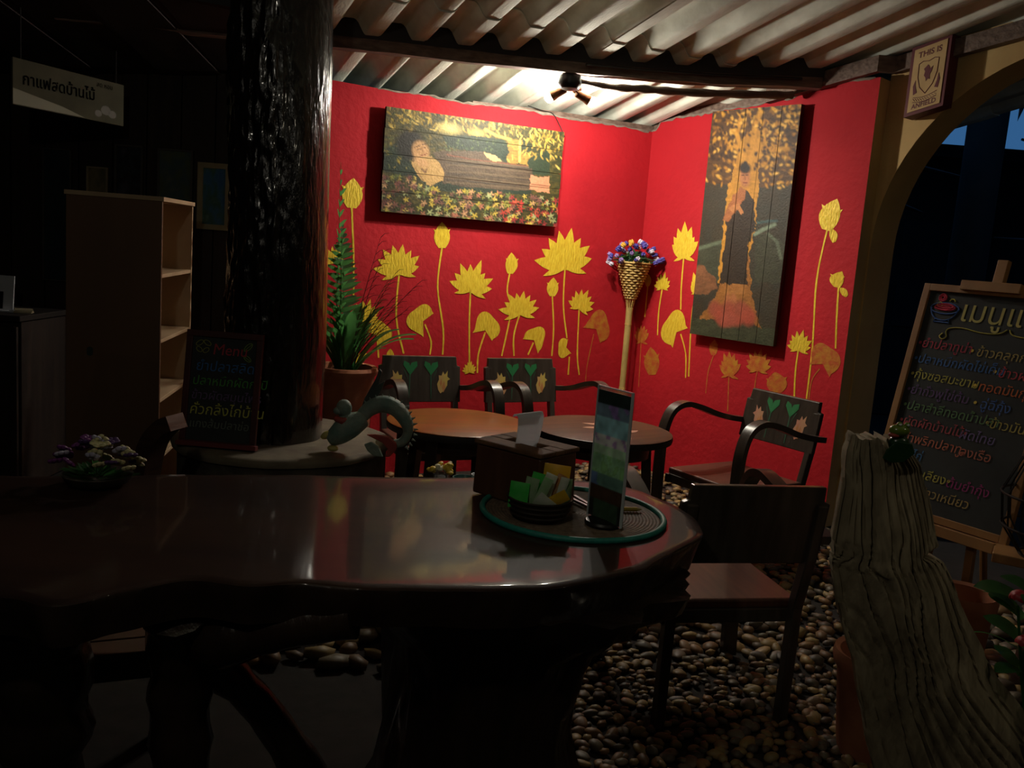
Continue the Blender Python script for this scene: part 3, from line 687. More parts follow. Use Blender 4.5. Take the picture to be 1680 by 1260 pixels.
def paint_standing(X, Y):
    k = Canvas(X, Y); r = k.rg
    k.mix(np.ones_like(X), (58, 50, 36)); k.mix(vnoise(X / 40, Y / 60, 1), (48, 50, 42))
    k.poly([(60, 80), (640, 10), (600, 400), (420, 440), (140, 430)], (78, 54, 30), .25)
    k.poly([(280, 400), (300, 300), (340, 200), (420, 150), (450, 240), (410, 330), (410, 470), (395, 540), (250, 640), (265, 480)], (176, 124, 44), .2)
    for p in ([(350, 340), (310, 260), (270, 240)], [(360, 330), (400, 240), (440, 170)], [(370, 300), (460, 260), (540, 250)], [(340, 300), (300, 190), (330, 110)], [(380, 250), (390, 150), (420, 80)]): k.line(p, 16, (190, 136, 50))
    for i in range(620):
        x = r.uniform(120, 620); y = r.uniform(30, 440); dens = 0.45 + 0.55 * (x - 120) / 480
        if r.random() > dens or (300 < x < 420 and 200 < y < 440): continue
        if y > 330 and r.random() < .35: continue
        k.blob(x, y, r.uniform(7, 13), r.uniform(4, 7), r.choice([(204, 150, 52), (180, 124, 40), (222, 172, 76), (130, 90, 34)]), r.uniform(0, 3), .6)
    for i in range(120): k.blob(r.uniform(130, 610), r.uniform(60, 380), 9, 6, (50, 36, 26), r.uniform(0, 3), .6)
    # hills, water, animal
    k.poly([(60, 760), (120, 730), (230, 700), (300, 740), (300, 900), (80, 900)], (58, 62, 48), .2); k.line([(110, 740), (230, 705)], 12, (92, 104, 84))
    k.poly([(390, 690), (430, 660), (520, 700), (540, 900), (390, 900)], (56, 58, 44), .2); k.line([(390, 665), (430, 640), (480, 615)], 12, (112, 128, 108)); k.line([(400, 610), (450, 600), (490, 596)], 8, (60, 84, 84)); k.line([(450, 660), (490, 700), (505, 780)], 10, (86, 96, 78))
    k.poly([(90, 950), (100, 830), (140, 815), (165, 850), (200, 870), (215, 930), (150, 960)], (116, 78, 52), .2); k.blob(125, 840, 26, 22, (132, 88, 60), 0, .3)
    k.poly([(40, 1060), (250, 1090), (520, 1140), (520, 1260), (40, 1180)], (58, 62, 44), .25)
    # trunk behind the figure
    k.poly([(262, 430), (285, 420), (262, 640), (232, 900), (215, 900), (240, 640)], (184, 130, 48), .2); k.poly([(385, 440), (410, 420), (392, 640), (362, 760), (372, 900), (352, 910), (345, 780), (370, 660)], (184, 130, 48), .2)
    k.poly([(352, 760), (366, 770), (372, 960), (412, 1130), (330, 1060), (160, 1080), (120, 1080), (190, 990), (230, 900), (345, 905)], (140, 92, 44), .2)
    # figure
    k.poly([(262, 540), (320, 470), (352, 450), (388, 500), (392, 640), (360, 720), (352, 915), (300, 930), (225, 905), (246, 720)], (46, 38, 30), .2)
    k.poly([(300, 470), (325, 440), (352, 450), (340, 500), (300, 560), (262, 610), (234, 605), (250, 560)], (150, 92, 54), .15); k.poly([(262, 545), (318, 515), (336, 560), (328, 575), (306, 548), (280, 560)], (176, 116, 70), .1)
    k.blob(343, 395, 25, 48, (168, 108, 66), 0, .25); k.blob(343, 352, 28, 26, (26, 24, 22), 0, .25); k.blob(345, 330, 10, 12, (26, 24, 22), 0, .3)
    k.line([(328, 385), (340, 384)], 3, (70, 44, 30)); k.line([(347, 384), (360, 386)], 3, (70, 44, 30)); k.line([(336, 420), (352, 420)], 3.5, (110, 50, 40)); k.line([(344, 390), (344, 408)], 2.5, (120, 76, 46))
    k.poly([(236, 905), (350, 915), (345, 960), (250, 960)], (150, 100, 52), .15); k.blob(262, 985, 14, 30, (160, 100, 62), 0, .3); k.blob(290, 985, 14, 30, (160, 100, 62), 0, .3)
    for i in range(9): k.blob(200 + 20 * i + (i % 2) * 6, 1030 + (i % 3) * 22, 30, 40, (140 + 8 * (i % 3), 72, 54), 0, .35)
    k.blob(265, 1085, 44, 34, (152, 76, 60), 0, .3)
    k.C *= (0.84 + 0.3 * vnoise(X / 6, Y / 9, 8))[:, None]
    return k.C
def plank_painting(name, label, P, u0_, u1_, z0, z1, corners, fn, nplank, vertical, thick, stand, seams=None):
    root = thing(name, label, 'painting', P((u0_ + u1_) / 2, z0, stand))
    loc = root.location.copy()
    W_, H_ = u1_ - u0_, z1 - z0
    cuts = seams or [k / nplank for k in range(nplank + 1)]
    (tlx, tly), (trx, try_), (brx, bry), (blx, bly) = corners
    vm = M.get('paint') or vcol_mat('oil_paint_on_planks', rough=0.55, spec=0.35, bump=0.25, bscale=90); M['paint'] = vm
    for q in range(len(cuts) - 1):
        a, b = cuts[q] + 0.0022, cuts[q + 1] - 0.0022
        nu, nv = (int((b - a) * W_ / 0.0055), int(H_ / 0.0065)) if vertical else (int(W_ / 0.0055), int((b - a) * H_ / 0.0055))
        us = np.linspace(a, b, nu + 1) if vertical else np.linspace(0.0, 1.0, nu + 1); vs = np.linspace(0, 1, nv + 1) if vertical else np.linspace(a, b, nv + 1)
        U, V = np.meshgrid(us, vs); U, V = U.ravel(), V.ravel()
        X = (tlx * (1 - U) + trx * U) * (1 - V) + (blx * (1 - U) + brx * U) * V; Y = (tly * (1 - U) + try_ * U) * (1 - V) + (bly * (1 - U) + bry * U) * V
        C = fn(X, Y); jog = (0.0 if q % 2 else 0.004) * (1 if not vertical else .5); dd = thick + random.uniform(-.0015, .0015)
        mb = MB()
        for u, v in zip(U, V): mb.v.append(tuple(P(u0_ + u * W_ + jog, z1 - v * H_, stand + dd) - loc))
        w = nu + 1
        for j in range(nv):
            for i in range(nu): k = j * w + i; mb.f.append((k, k + w, k + w + 1, k + 1))
        o = len(mb.v); ua, ub, va, vb = (us[0], us[-1], vs[0], vs[-1])
        for d_ in (dd - 0.0008, 0.0):
            for u, v in ((ua, va), (ub, va), (ub, vb), (ua, vb)): mb.v.append(tuple(P(u0_ + u * W_ + jog, z1 - v * H_, stand + d_) - loc))
        mb.f += [(o + 4, o + 5, o + 6, o + 7)] + [(o + k, o + 4 + k, o + 4 + (k + 1) % 4, o + (k + 1) % 4) for k in range(4)] + [(o, o + 1, o + 2, o + 3)]
        mb.c = np.concatenate([C, np.tile(np.array([[0.03, 0.02, 0.014]]), (8, 1))])
        part('plank', mb, vm, root)
    for f in (0.2, 0.8):                                  # battens behind the boards
        if vertical: q0, q1 = (0.04, f - 0.02), (0.96, f + 0.02)
        else: q0, q1 = (f - 0.02, 0.05), (f + 0.02, 0.95)
        pts = [(u0_ + q0[0] * W_, z1 - q0[1] * H_), (u0_ + q1[0] * W_, z1 - q0[1] * H_), (u0_ + q1[0] * W_, z1 - q1[1] * H_), (u0_ + q0[0] * W_, z1 - q1[1] * H_)]
        part('batten', MB().prism(pts, lambda x, y, d: P(x, y, d) - loc, 0.003, stand - 0.001), M['darkwood'], root)
    return root
plank_painting('reclining_figure_painting', 'wide plank painting of a reclining robed figure among flowers on the red wall', PL, -1.937, -0.730, 1.620, 2.226, ((135, 115), (1575, 330), (1515, 1105), (105, 950)), paint_reclining, 5, False, 0.028, 0.030, [0, .20, .44, .60, .80, 1])
plank_painting('standing_figure_painting', 'tall plank painting of a standing robed figure under a golden tree', PR, 0.560, 1.215, 0.998, 2.408, ((175, 105), (605, 35), (465, 1220), (75, 1145)), paint_standing, 5, True, 0.030, 0.034)

# ------------------------------------------------------------------ triple spot lamp on the purlin
root = thing('triple_spot_lamp', 'brown triple spot lamp with two lit bulbs hanging under the roof purlin', 'lamp', (0.195, 5.285, 2.44))
L = root.location
part('base_plate', MB().lathe([(0.060, 0.03), (0.066, -0.012), (0.052, -0.040), (0.018, -0.050)], 20, (0, -0.015, -0.04)), M['blackplastic'], root, 40)
def head(end, start, m, lit, lbl):
    d = (Vector(end) - Vector(start)).normalized(); s = Vector(start) - L
    path = [s + d * x for x in (0, 0.004, 0.055, 0.065, 0.080, 0.090)]
    h = part('lamp_head', MB().tube(path, [0.012, 0.021, 0.023, 0.024, 0.028, 0.029], 16), m, root, 40)
    part('stem', MB().tube([s + d * 0.03, Vector((0.0, 0.0, -0.05)) + (s + d * 0.03 - Vector((0, 0, -0.05))) * 0.3, Vector((0, 0, -0.045))], 0.006, 8), M['copper'], root, 60)
    if lit:
        c = s + d * 0.112; q = d.to_track_quat('Z', 'Y').to_matrix()
        part('bulb', MB().ball(c, (0.030, 0.030, 0.022), 14, 8, q), M['bulb'], h, 60)
head(BULB_A, BULB_A + Vector((0.085, -0.035, 0.045)), M['copper'], True, '')
head(BULB_B, BULB_B + Vector((-0.095, -0.035, 0.036)), M['copper'], True, '')
head(Vector((0.245, 5.42, 2.385)), Vector((0.225, 5.32, 2.395)), M['copper'], False, '')

# ------------------------------------------------------------------ plaque on the arch wall
root = thing('crest_plaque', 'cream and maroon crest plaque on the ochre wall above the arch', 'plaque', PA(1.919, 2.506, 0.10))
maroon = flat('maroon_paint', (0.13, 0.022, 0.030)); buff = mat('buff_board', (0.62, 0.44, 0.20), (0.54, 0.37, 0.16), scale=14, rough=0.7)
ca_, sa_ = cos(radians(12)), sin(radians(12))
def PP(x, y, d): return PA(1.919 + x, 2.506 + y + 0.24 * x, 0.10 + d) - root.location
def rect(x0, y0, x1, y1): return [(x0, y0), (x1, y0), (x1, y1), (x0, y1)]
part('backing', MB().prism(rect(-0.103, -0.178, 0.103, 0.178), PP, -0.092, 0.0), maroon, root)
part('panel', MB().prism(rect(-0.085, -0.160, 0.085, 0.160), PP, 0.0, 0.004), buff, root)
sh = [(-0.052, 0.078), (-0.03, 0.086), (0, 0.078), (0.03, 0.086), (0.052, 0.078), (0.050, 0.01), (0.034, -0.045), (0.0, -0.085), (-0.034, -0.045), (-0.050, 0.01)]
em = MB()
for a, b in zip(sh, sh[1:] + sh[:1]): em.tube([PP(*a, 0.0045), PP(*b, 0.0045)], 0.0022, 4)
part('shield_outline', em, maroon, root)
bird = [(-0.012, 0.052), (-0.002, 0.060), (0.006, 0.050), (0.010, 0.035), (0.026, 0.046), (0.020, 0.020), (0.012, 0.004), (0.016, -0.018), (0.004, -0.012), (-0.004, -0.022), (-0.008, -0.004), (-0.018, 0.010), (-0.014, 0.030), (-0.022, 0.044)]
part('bird_emblem', MB().prism(bird, PP, 0.004, 0.006), maroon, root)
fl = MB()
for sx in (-1, 1): fl.prism([(sx * 0.060, 0.0), (sx * 0.070, -0.03), (sx * 0.064, -0.075), (sx * 0.046, -0.068), (sx * 0.056, -0.035)], PP, 0.004, 0.0058)
part('flame', fl, maroon, root)
sc_ = MB()
for k in range(10):
    q0, q1 = -0.062 + 0.0124 * k, -0.062 + 0.0124 * (k + 1)
    for yy in (-0.088, -0.112): sc_.tube([PP(q0, yy - 0.012 * cos(q0 * 24), .0045), PP(q1, yy - 0.012 * cos(q1 * 24), .0045)], 0.0018, 4)
    sc_.tube([PP(q0, -0.094 - 0.012 * cos(q0 * 24), .0045), PP(q1, -0.106 - 0.012 * cos(q1 * 24), .0045)], 0.0016, 4)
part('scroll', sc_, maroon, root)
ex = (DR + Vector((0, 0, 0.24))).normalized(); ez = Vector((0, 0, 1))
writing('THIS IS', 0.042, maroon, root, PP(0, 0.110, 0.004), ex, ez, 'lettering', align='CENTER', off=0.001, bold=0.0008)
writing('ANFIELD', 0.034, maroon, root, PP(0, -0.148, 0.004), ex, ez, 'lettering', align='CENTER', off=0.001, bold=0.0008)

# ------------------------------------------------------------------ chairs
pet = mat('painted_petals', (0.62, 0.48, 0.10), (0.60, 0.34, 0.16), scale=14, rough=0.6)
petpink = mat('painted_pink_petals', (0.62, 0.33, 0.18), (0.55, 0.22, 0.16), scale=14, rough=0.6)
heart = flat('painted_orange', (0.58, 0.24, 0.08))
grn = flat('painted_green', (0.015, 0.20, 0.06))
dull = flat('painted_stem_green', (0.03, 0.11, 0.06))
TILT = radians(10)
def panel_pt(x, z, d):                                    # front face of the backrest, z above its foot
    return Vector((x, 0.250 + z * sin(TILT) - d, 0.560 + z * cos(TILT)))
def make_chair(name, label, petm, group):
    t = thing(name, label, 'chair', (0, 0, 0), 0, group)
    part('seat', MB().box((0, -0.02, 0.402), (0.47, 0.46, 0.032)), M['seatwood'], t, bevel=0.008)
    poly = [(-0.242, 0), (0.242, 0), (0.242, 0.205), (0.222, 0.212), (0.218, 0.262), (-0.218, 0.262), (-0.222, 0.212), (-0.242, 0.205)]
    bk = part('backrest', MB().prism(poly, panel_pt, -0.026, 0.0), M['chairwood'], t, bevel=0.004)
    for sx in (-1, 1):
        fl = [(0.0, 0.085), (0.022, 0.055), (0.034, 0.0), (0.030, -0.045), (0.0, -0.075), (-0.028, -0.05), (-0.034, 0.0), (-0.024, 0.05)]
        cx, cz = sx * 0.134, 0.115
        out_ = [(0.0, -0.072), (0.020, -0.050), (0.033, -0.012), (0.028, 0.016), (0.043, 0.030), (0.022, 0.040), (0.016, 0.078), (0.003, 0.048), (-0.013, 0.066), (-0.017, 0.038), (-0.036, 0.036), (-0.028, 0.010), (-0.034, -0.020), (-0.020, -0.052)]
        lean_ = sx * 0.22
        mb = MB().flatpoly([(cx + 0.92 * (sx * x * cos(lean_) + y * sin(lean_)), cz + 0.92 * (y * cos(lean_) - sx * x * sin(lean_))) for x, y in out_], panel_pt, 0.0012)
        part('painted_flower', mb, petm, bk)
        mb = MB()
        for ox, oy, sz in ((0.004, -0.02, 1.0), (-0.012, 0.0, 0.7)): mb.flatpoly([(cx + sx * ox + x * sz, cz + oy + y * sz) for x, y in ((0, -0.04), (0.012, -0.01), (0.004, 0.03), (-0.010, -0.008))], panel_pt, 0.0016)
        part('painted_petal_heart', mb, heart, bk)
        gx = sx * 0.062
        mb = MB().flatpoly([(gx + px_ * 1.35, 0.165 + (pz_ - 0.165) * 1.15) for px_, pz_ in ((0, 0.155), (-0.030, 0.205), (-0.026, 0.226), (-0.004, 0.214), (0, 0.200), (0.006, 0.216), (0.030, 0.224), (0.032, 0.200))], panel_pt, 0.0014)
        part('painted_leaf', mb, grn, bk)
        mb = MB().flatpoly([(gx - 0.004, 0.165), (gx + 0.004, 0.165), (gx + sx * 0.004, 0.02), (gx - 0.005 + sx * 0.004, 0.02)], panel_pt, 0.0011)
        mb.flatpoly([(gx, 0.10), (gx + sx * 0.004, 0.11), (gx + sx * 0.038, 0.185), (gx + sx * 0.032, 0.185)], panel_pt, 0.0012)
        part('painted_stem', mb, dull, bk)
    for sx in (-1, 1):
        part('leg', MB().ribbon([(sx * 0.213, 0.225, 0.0), (sx * 0.213, 0.232, 0.40), (sx * 0.213, 0.275, 0.58), (sx * 0.213, 0.305, 0.76)], (1, 0, 0), 0.034, 0.040), M['chairwood'], t, bevel=0.004)
        path = smoothpath([(0.262, 0.292, 0.640), (0.262, 0.20, 0.652), (0.262, 0.08, 0.678), (0.262, -0.06, 0.722), (0.262, -0.165, 0.738), (0.262, -0.245, 0.70), (0.262, -0.285, 0.60), (0.262, -0.292, 0.45), (0.262, -0.288, 0.25), (0.262, -0.270, 0.0)], 5)
        a = part('arm', MB().ribbon([(sx * x, y, z) for x, y, z in path], (1, 0, 0), 0.055, 0.028), M['chairwood'], t, 50)
        part('seat_rail', MB().box((sx * 0.222, -0.02, 0.365), (0.026, 0.50, 0.045)), M['chairwood'], t, bevel=0.003)
    part('seat_rail', MB().box((0, -0.245, 0.365), (0.42, 0.024, 0.045)), M['chairwood'], t, bevel=0.003)
    part('seat_rail', MB().box((0, 0.205, 0.365), (0.42, 0.024, 0.045)), M['chairwood'], t, bevel=0.003)
    return t
def dup(root, label, loc, rz, swap=None):
    r = root.copy(); COL.objects.link(r); r['label'] = label; r.location = loc; r.rotation_euler = (0, 0, rz)
    for c in root.children:
        k = c.copy(); COL.objects.link(k); k.parent = r
        for g in c.children:
            d = g.copy(); COL.objects.link(d); d.parent = k
            if swap and g.name.startswith('painted_flower'):
                d.data = g.data.copy(); d.data.materials.clear(); d.data.materials.append(swap)
    return r
GRP = 'dark armchairs round the small tables'
ch = make_chair('painted_armchair', 'dark armchair with yellow lotus painted back beside the potted fern', pet, GRP)
ch.location = (-0.411, 4.90, 0); ch.rotation_euler = (0, 0, radians(24))
dup(ch, 'dark armchair with painted lotus back in the middle of the left red wall', (0.187, 5.157, 0), radians(29))
dup(ch, 'dark armchair with pink lotus painted back under the standing figure painting', (1.171, 4.530, 0), radians(-56), petpink)
dup(ch, 'dark armchair seen from behind between the slab table tip and the driftwood', (0.700, 2.985, 0), radians(192.5))

# ------------------------------------------------------------------ round tables
def round_table(label, loc, rz, petals, m):
    t = thing('round_table', label, 'table', (*loc, 0), rz, 'small round wooden tables')
    tp = part('tabletop', MB().lathe([(0.330, 0.640), (0.334, 0.645), (0.326, 0.648)], 56), m, t, 40)
    part('edge_band', MB().lathe([(0.320, 0.610), (0.334, 0.614), (0.337, 0.628), (0.335, 0.6405), (0.328, 0.6402)], 56), M['blackbeam'], t, 40)
    part('apron', MB().lathe([(0.235, 0.535), (0.238, 0.612)], 32), M['darkwood'], t, 40)
    for k in range(4):
        a = pi / 4 + k * pi / 2
        part('leg', MB().ribbon([(0.215 * cos(a), 0.215 * sin(a), 0.60), (0.235 * cos(a), 0.235 * sin(a), 0.35), (0.265 * cos(a), 0.265 * sin(a), 0.0)], (-sin(a), cos(a), 0), 0.058, 0.045), M['darkwood'], t, bevel=0.004)
    mb = MB()
    for (x, y, ln, wd, a) in petals:
        pts = []
        for k in range(9):
            q = k / 8; w = wd * sin(pi * min(1, 0.06 + q * 0.94))
            pts.append((ln * (q - .5), w))
        poly = [(p, -w) for p, w in pts] + [(p, w) for p, w in reversed(pts[1:-1])]
        mb.flatpoly([(x + p * cos(a) - w * sin(a), y + p * sin(a) + w * cos(a)) for p, w in poly], lambda u, v, d: Vector((u, v, 0.6488 + d)), 0.0)
    if petals: part('painted_petals', mb, petpink, tp)
    return t
tl = round_table('round reddish table in front of the yellow lotus armchair', (-0.235, 4.20), radians(20), [], M['tabletop'])
tr = round_table('round brown table with painted petals under the wicker flower holder', (0.445, 4.29), radians(35), [(0.02, 0.10, 0.10, 0.022, 2.4), (-0.04, 0.03, 0.10, 0.02, 2.9), (0.06, 0.02, 0.11, 0.02, 2.6), (0.15, 0.12, 0.10, 0.02, 3.4), (-0.02, -0.06, 0.09, 0.016, 2.2), (0.10, -0.10, 0.10, 0.02, 0.2)], M['table_dark'])
# ------------------------------------------------------------------ slab table
def slab_mat():
    m = mat('varnished_slab_wood', (0.036, 0.018, 0.012), (0.020, 0.010, 0.008), scale=2.2, stretch=(1, 3, 1), rough=0.55, coat=0.36, bump=0.10, bscale=6, bdist=0.004, coatr=0.06, spec=0.08)
    nt = m.node_tree; b = nt.nodes['Principled BSDF']
    tc = nt.nodes.new('ShaderNodeTexCoord'); mp = nt.nodes.new('ShaderNodeMapping'); mp.inputs['Location'].default_value = (0.10, -2.36, 0)
    nt.links.new(tc.outputs['Object'], mp.inputs[0])
    gr = nt.nodes.new('ShaderNodeTexGradient'); gr.gradient_type = 'RADIAL'; nt.links.new(mp.outputs[0], gr.inputs[0])
    sx = nt.nodes.new('ShaderNodeMath'); sx.operation = 'MULTIPLY'; sx.inputs[1].default_value = 46
    nt.links.new(gr.outputs['Fac'], sx.inputs[0])
    cx = nt.nodes.new('ShaderNodeCombineXYZ'); nt.links.new(sx.outputs[0], cx.inputs[0])
    ln = nt.nodes.new('ShaderNodeVectorMath'); ln.operation = 'LENGTH'; nt.links.new(mp.outputs[0], ln.inputs[0])
    l2 = nt.nodes.new('ShaderNodeMath'); l2.operation = 'MULTIPLY'; l2.inputs[1].default_value = 7; nt.links.new(ln.outputs['Value'], l2.inputs[0]); nt.links.new(l2.outputs[0], cx.inputs[1])
    nz = nt.nodes.new('ShaderNodeTexNoise'); nz.inputs['Scale'].default_value = 1.0; nz.inputs['Detail'].default_value = 3; nt.links.new(cx.outputs[0], nz.inputs['Vector'])
    cr = nt.nodes.new('ShaderNodeValToRGB'); cr.color_ramp.elements[0].position = 0.60; cr.color_ramp.elements[0].color = (0, 0, 0, 1); cr.color_ramp.elements[1].position = 0.68; cr.color_ramp.elements[1].color = (0.75, 0.75, 0.75, 1)
    nt.links.new(nz.outputs['Fac'], cr.inputs[0])
    fo = nt.nodes.new('ShaderNodeMapRange'); fo.inputs['From Min'].default_value = 0.42; fo.inputs['From Max'].default_value = 0.30; nt.links.new(ln.outputs['Value'], fo.inputs['Value'])
    mu = nt.nodes.new('ShaderNodeMath'); mu.operation = 'MULTIPLY'; nt.links.new(cr.outputs[0], mu.inputs[0]); nt.links.new(fo.outputs[0], mu.inputs[1])
    mx = nt.nodes.new('ShaderNodeMixRGB'); mx.inputs[2].default_value = (0.02, 0.012, 0.009, 1)
    src = b.inputs['Base Color'].links[0].from_socket
    nt.links.new(mu.outputs[0], mx.inputs[0]); nt.links.new(src, mx.inputs[1]); nt.links.new(mx.outputs[0], b.inputs['Base Color'])
    return m
M['slab'] = slab_mat()
slab = thing('slab_table', 'long dark varnished live-edge slab table on gnarled root legs in the foreground', 'table', (0, 0, 0))
OUT = [(-2.30, 2.12), (-1.9, 2.26), (-1.378, 2.421), (-1.218, 2.469), (-0.931, 2.571), (-0.599, 2.665), (-0.332, 2.724), (-0.05, 2.80), (0.257, 2.850), (0.400, 2.800), (0.500, 2.665), (0.546, 2.515), (0.544, 2.401), (0.525, 2.318), (0.441, 2.202), (0.313, 2.033), (0.193, 1.931), (0.059, 1.863), (-0.146, 1.827), (-0.271, 1.809), (-0.421, 1.802), (-0.514, 1.780), (-0.616, 1.786), (-0.675, 1.750), (-0.722, 1.697), (-0.821, 1.610), (-0.946, 1.640), (-1.2, 1.57), (-1.7, 1.50), (-2.25, 1.52), (-2.42, 1.8)]
ring = []
for i in range(len(OUT)):
    a, b, c, d = [Vector((*OUT[(i + k) % len(OUT)], 0)) for k in (-1, 0, 1, 2)]
    for k in range(7):
        t = k / 7
        p = 0.5 * ((2 * b) + (c - a) * t + (2 * a - 5 * b + 4 * c - d) * t * t + (3 * b - a - 3 * c + d) * t ** 3)
        ring.append(p)
nR = len(ring)
def inset(i, d, z, amp=0.0, sc=9):
    p = ring[i]; t = (ring[(i + 2) % nR] - ring[i - 2]).normalized(); n = Vector((t.y, -t.x, 0))   # ring runs clockwise: n points in
    q = p + n * d
    if amp: q = q + n * amp * noise.noise(Vector((p.x * sc, p.y * sc, z * 12)))
    return Vector((q.x, q.y, z))
mb = MB()
levels = [(0.055, 0.7500, 0), (0.030, 0.7500, 0.006), (0.006, 0.7495, 0.012), (0.002, 0.746, 0.013), (0.003, 0.736, 0.012), (0.010, 0.710, 0.013), (0.018, 0.685, 0.013), (0.026, 0.655, 0.010)]
for d, z, a in levels:
    for i in range(nR): mb.v.append(tuple(inset(i, d, z, a)))
for j in range(len(levels) - 1):
    for i in range(nR): mb.f.append((j * nR + i, j * nR + (i + 1) % nR, (j + 1) * nR + (i + 1) % nR, (j + 1) * nR + i))
mb.f.append(tuple(range(nR))[::-1]); mb.f.append(tuple((len(levels) - 1) * nR + i for i in range(nR)))
me = mb.mesh('slab_top', M['slab'], 50); me.materials.append(M['bark'])
for i, p in enumerate(me.polygons):
    if i >= 3 * nR and i < 7 * nR or i == len(me.polygons) - 1: p.material_index = 1
link('tabletop', me, slab)
# hanging root mass under the right half, root foot, left foot
def rootmass(name, cx, cy, prof, n=72, amp=0.10, seed=0, sq=1.0):
    mb = MB()
    for rx, ry, z, ox in prof:
        for k in range(n):
            a = 2 * pi * k / n
            f = 1 + amp * noise.noise(Vector((cos(a) * 2.2 + seed, sin(a) * 2.2, z * 3))) + amp * 0.6 * noise.noise(Vector((cos(a) * 7, sin(a) * 7 + seed, z * 2)))
            mb.v.append((cx + ox + rx * f * cos(a), cy + ry * f * sin(a), z))
    for j in range(len(prof) - 1):
        for k in range(n): mb.f.append((j * n + k, j * n + (k + 1) % n, (j + 1) * n + (k + 1) % n, (j + 1) * n + k))
    mb.f.append(tuple(range(n))[::-1]); mb.f.append(tuple((len(prof) - 1) * n + k for k in range(n)))
    return part(name, mb, M['bark'], slab, 70)
rootmass('root_foot', -0.02, 2.30, [(0.30, 0.27, 0.0, 0), (0.27, 0.24, 0.06, 0), (0.245, 0.22, 0.2, 0), (0.25, 0.22, 0.36, 0), (0.27, 0.25, 0.48, 0), (0.36, 0.33, 0.56, 0), (0.44, 0.40, 0.61, 0.02), (0.47, 0.42, 0.66, 0.02)], amp=0.16, seed=1)
rootmass('root_foot', -1.72, 1.92, [(0.30, 0.24, 0.0, 0), (0.26, 0.2, 0.2, 0), (0.28, 0.22, 0.42, 0), (0.40, 0.3, 0.58, 0), (0.46, 0.34, 0.66, 0)], amp=0.2, seed=5)
for pth, rr in (([(-0.30, 1.86, 0.665), (-0.48, 1.87, 0.62), (-0.62, 1.90, 0.565), (-0.66, 1.98, 0.50), (-0.55, 2.10, 0.30), (-0.42, 2.22, 0.0)], [0.05, 0.06, 0.05, 0.045, 0.05, 0.06]),
                ([(-0.9, 1.75, 0.66), (-1.05, 1.80, 0.60), (-1.22, 1.84, 0.50), (-1.30, 1.88, 0.25), (-1.38, 1.9, 0.0)], [0.05, 0.06, 0.06, 0.05, 0.06]),
                ([(-0.68, 1.85, 0.665), (-0.70, 1.91, 0.58), (-0.705, 1.95, 0.46), (-0.70, 1.96, 0.25), (-0.68, 1.97, 0.0)], [0.07, 0.07, 0.065, 0.06, 0.08]),
                ([(-0.96, 1.80, 0.665), (-0.985, 1.86, 0.58), (-0.99, 1.9, 0.46), (-1.0, 1.92, 0.25), (-1.0, 1.92, 0.0)], [0.09, 0.10, 0.10, 0.09, 0.11]),
                ([(0.36, 2.22, 0.66), (0.30, 2.20, 0.60), (0.20, 2.18, 0.50), (0.16, 2.2, 0.3)], [0.05, 0.07, 0.06, 0.05])):
    sp = smoothpath(pth, 6); rad = [rr[min(len(rr) - 1, i // 6)] * (1 + 0.25 * noise.noise(Vector(p) * 14)) for i, p in enumerate(sp)]
    part('root', MB().tube(sp, rad, 12), M['bark'], slab, 70)

# ------------------------------------------------------------------ things on the slab table
TZ = 0.7505
root = thing('round_placemat', 'round woven placemat with teal cord edge on the slab table', 'placemat', (0.195, 2.465, TZ))
prof = [(0.004, 0.0)]
for k in range(26):
    r = 0.008 + 0.0092 * k; prof += [(r, 0.0045), (r + 0.0046, 0.0028)]
part('woven_disc', MB().lathe([(0.246, 0.0)] + prof[::-1], 64, cap=False), M['mat'], root, 30)
part('teal_edge', MB().tube([(0.252 * cos(2 * pi * k / 64), 0.252 * sin(2 * pi * k / 64), 0.006) for k in range(65)], 0.0085, 8, False), M['tealedge'], root, 60)
MZ = TZ + 0.0055
# napkin box
root = thing('napkin_box', 'dark wooden napkin box with a worn brown lid on the placemat', 'napkin holder', (0.056, 2.585, MZ), radians(-39))
w_, d_, h_ = 0.236, 0.170, 0.160
part('body', MB().box((0, 0, 0.073), (w_, d_, 0.146), taper=(1.03, 1.03)), M['boxwood'], root, bevel=0.006)
lid = MB()
for x0, x1, y0, y1 in ((-w_ / 2 - .006, w_ / 2 + .006, -d_ / 2 - .006, -0.022), (-w_ / 2 - .006, w_ / 2 + .006, 0.022, d_ / 2 + .006), (-w_ / 2 - .006, -0.065, -0.022, 0.022), (0.065, w_ / 2 + .006, -0.022, 0.022)):
    lid.box(((x0 + x1) / 2, (y0 + y1) / 2, 0.154), (x1 - x0, y1 - y0, 0.014))
part('lid', lid, M['boxtop'], root, bevel=0.004)
# napkin standing out of the slot
root = thing('paper_napkin', 'folded white paper napkin sticking up from the wooden box slot', 'napkin', (0.052, 2.578, MZ + 0.148), radians(28))
mb = MB()
secs = [(0.0, -0.004), (0.03, -0.006), (0.06, -0.004), (0.082, 0.002), (0.090, 0.014), (0.088, 0.030), (0.080, 0.036)]
for th_ in (0.0, 0.003):
    for z, y in secs:
        for x in (-0.034, -0.012, 0.012, 0.034): mb.v.append((x * (1.05 + z * 2.0) + z * .16, y + th_, z * 1.08 * (1 + 0.04 * x / 0.034)))
ns = len(secs)
for j in range(ns - 1):
    for i in range(3):
        a = j * 4 + i; mb.f.append((a, a + 1, a + 5, a + 4)); b = a + ns * 4; mb.f.append((b, b + 4, b + 5, b + 1))
for j in range(ns - 1):
    for i in (0, 3): a = j * 4 + i; b = a + ns * 4; mb.f.append((a, a + 4, b + 4, b))
for i in range(3):
    for j in (0, ns - 1): a = j * 4 + i; b = a + ns * 4; mb.f.append((a, a + 1, b + 1, b))
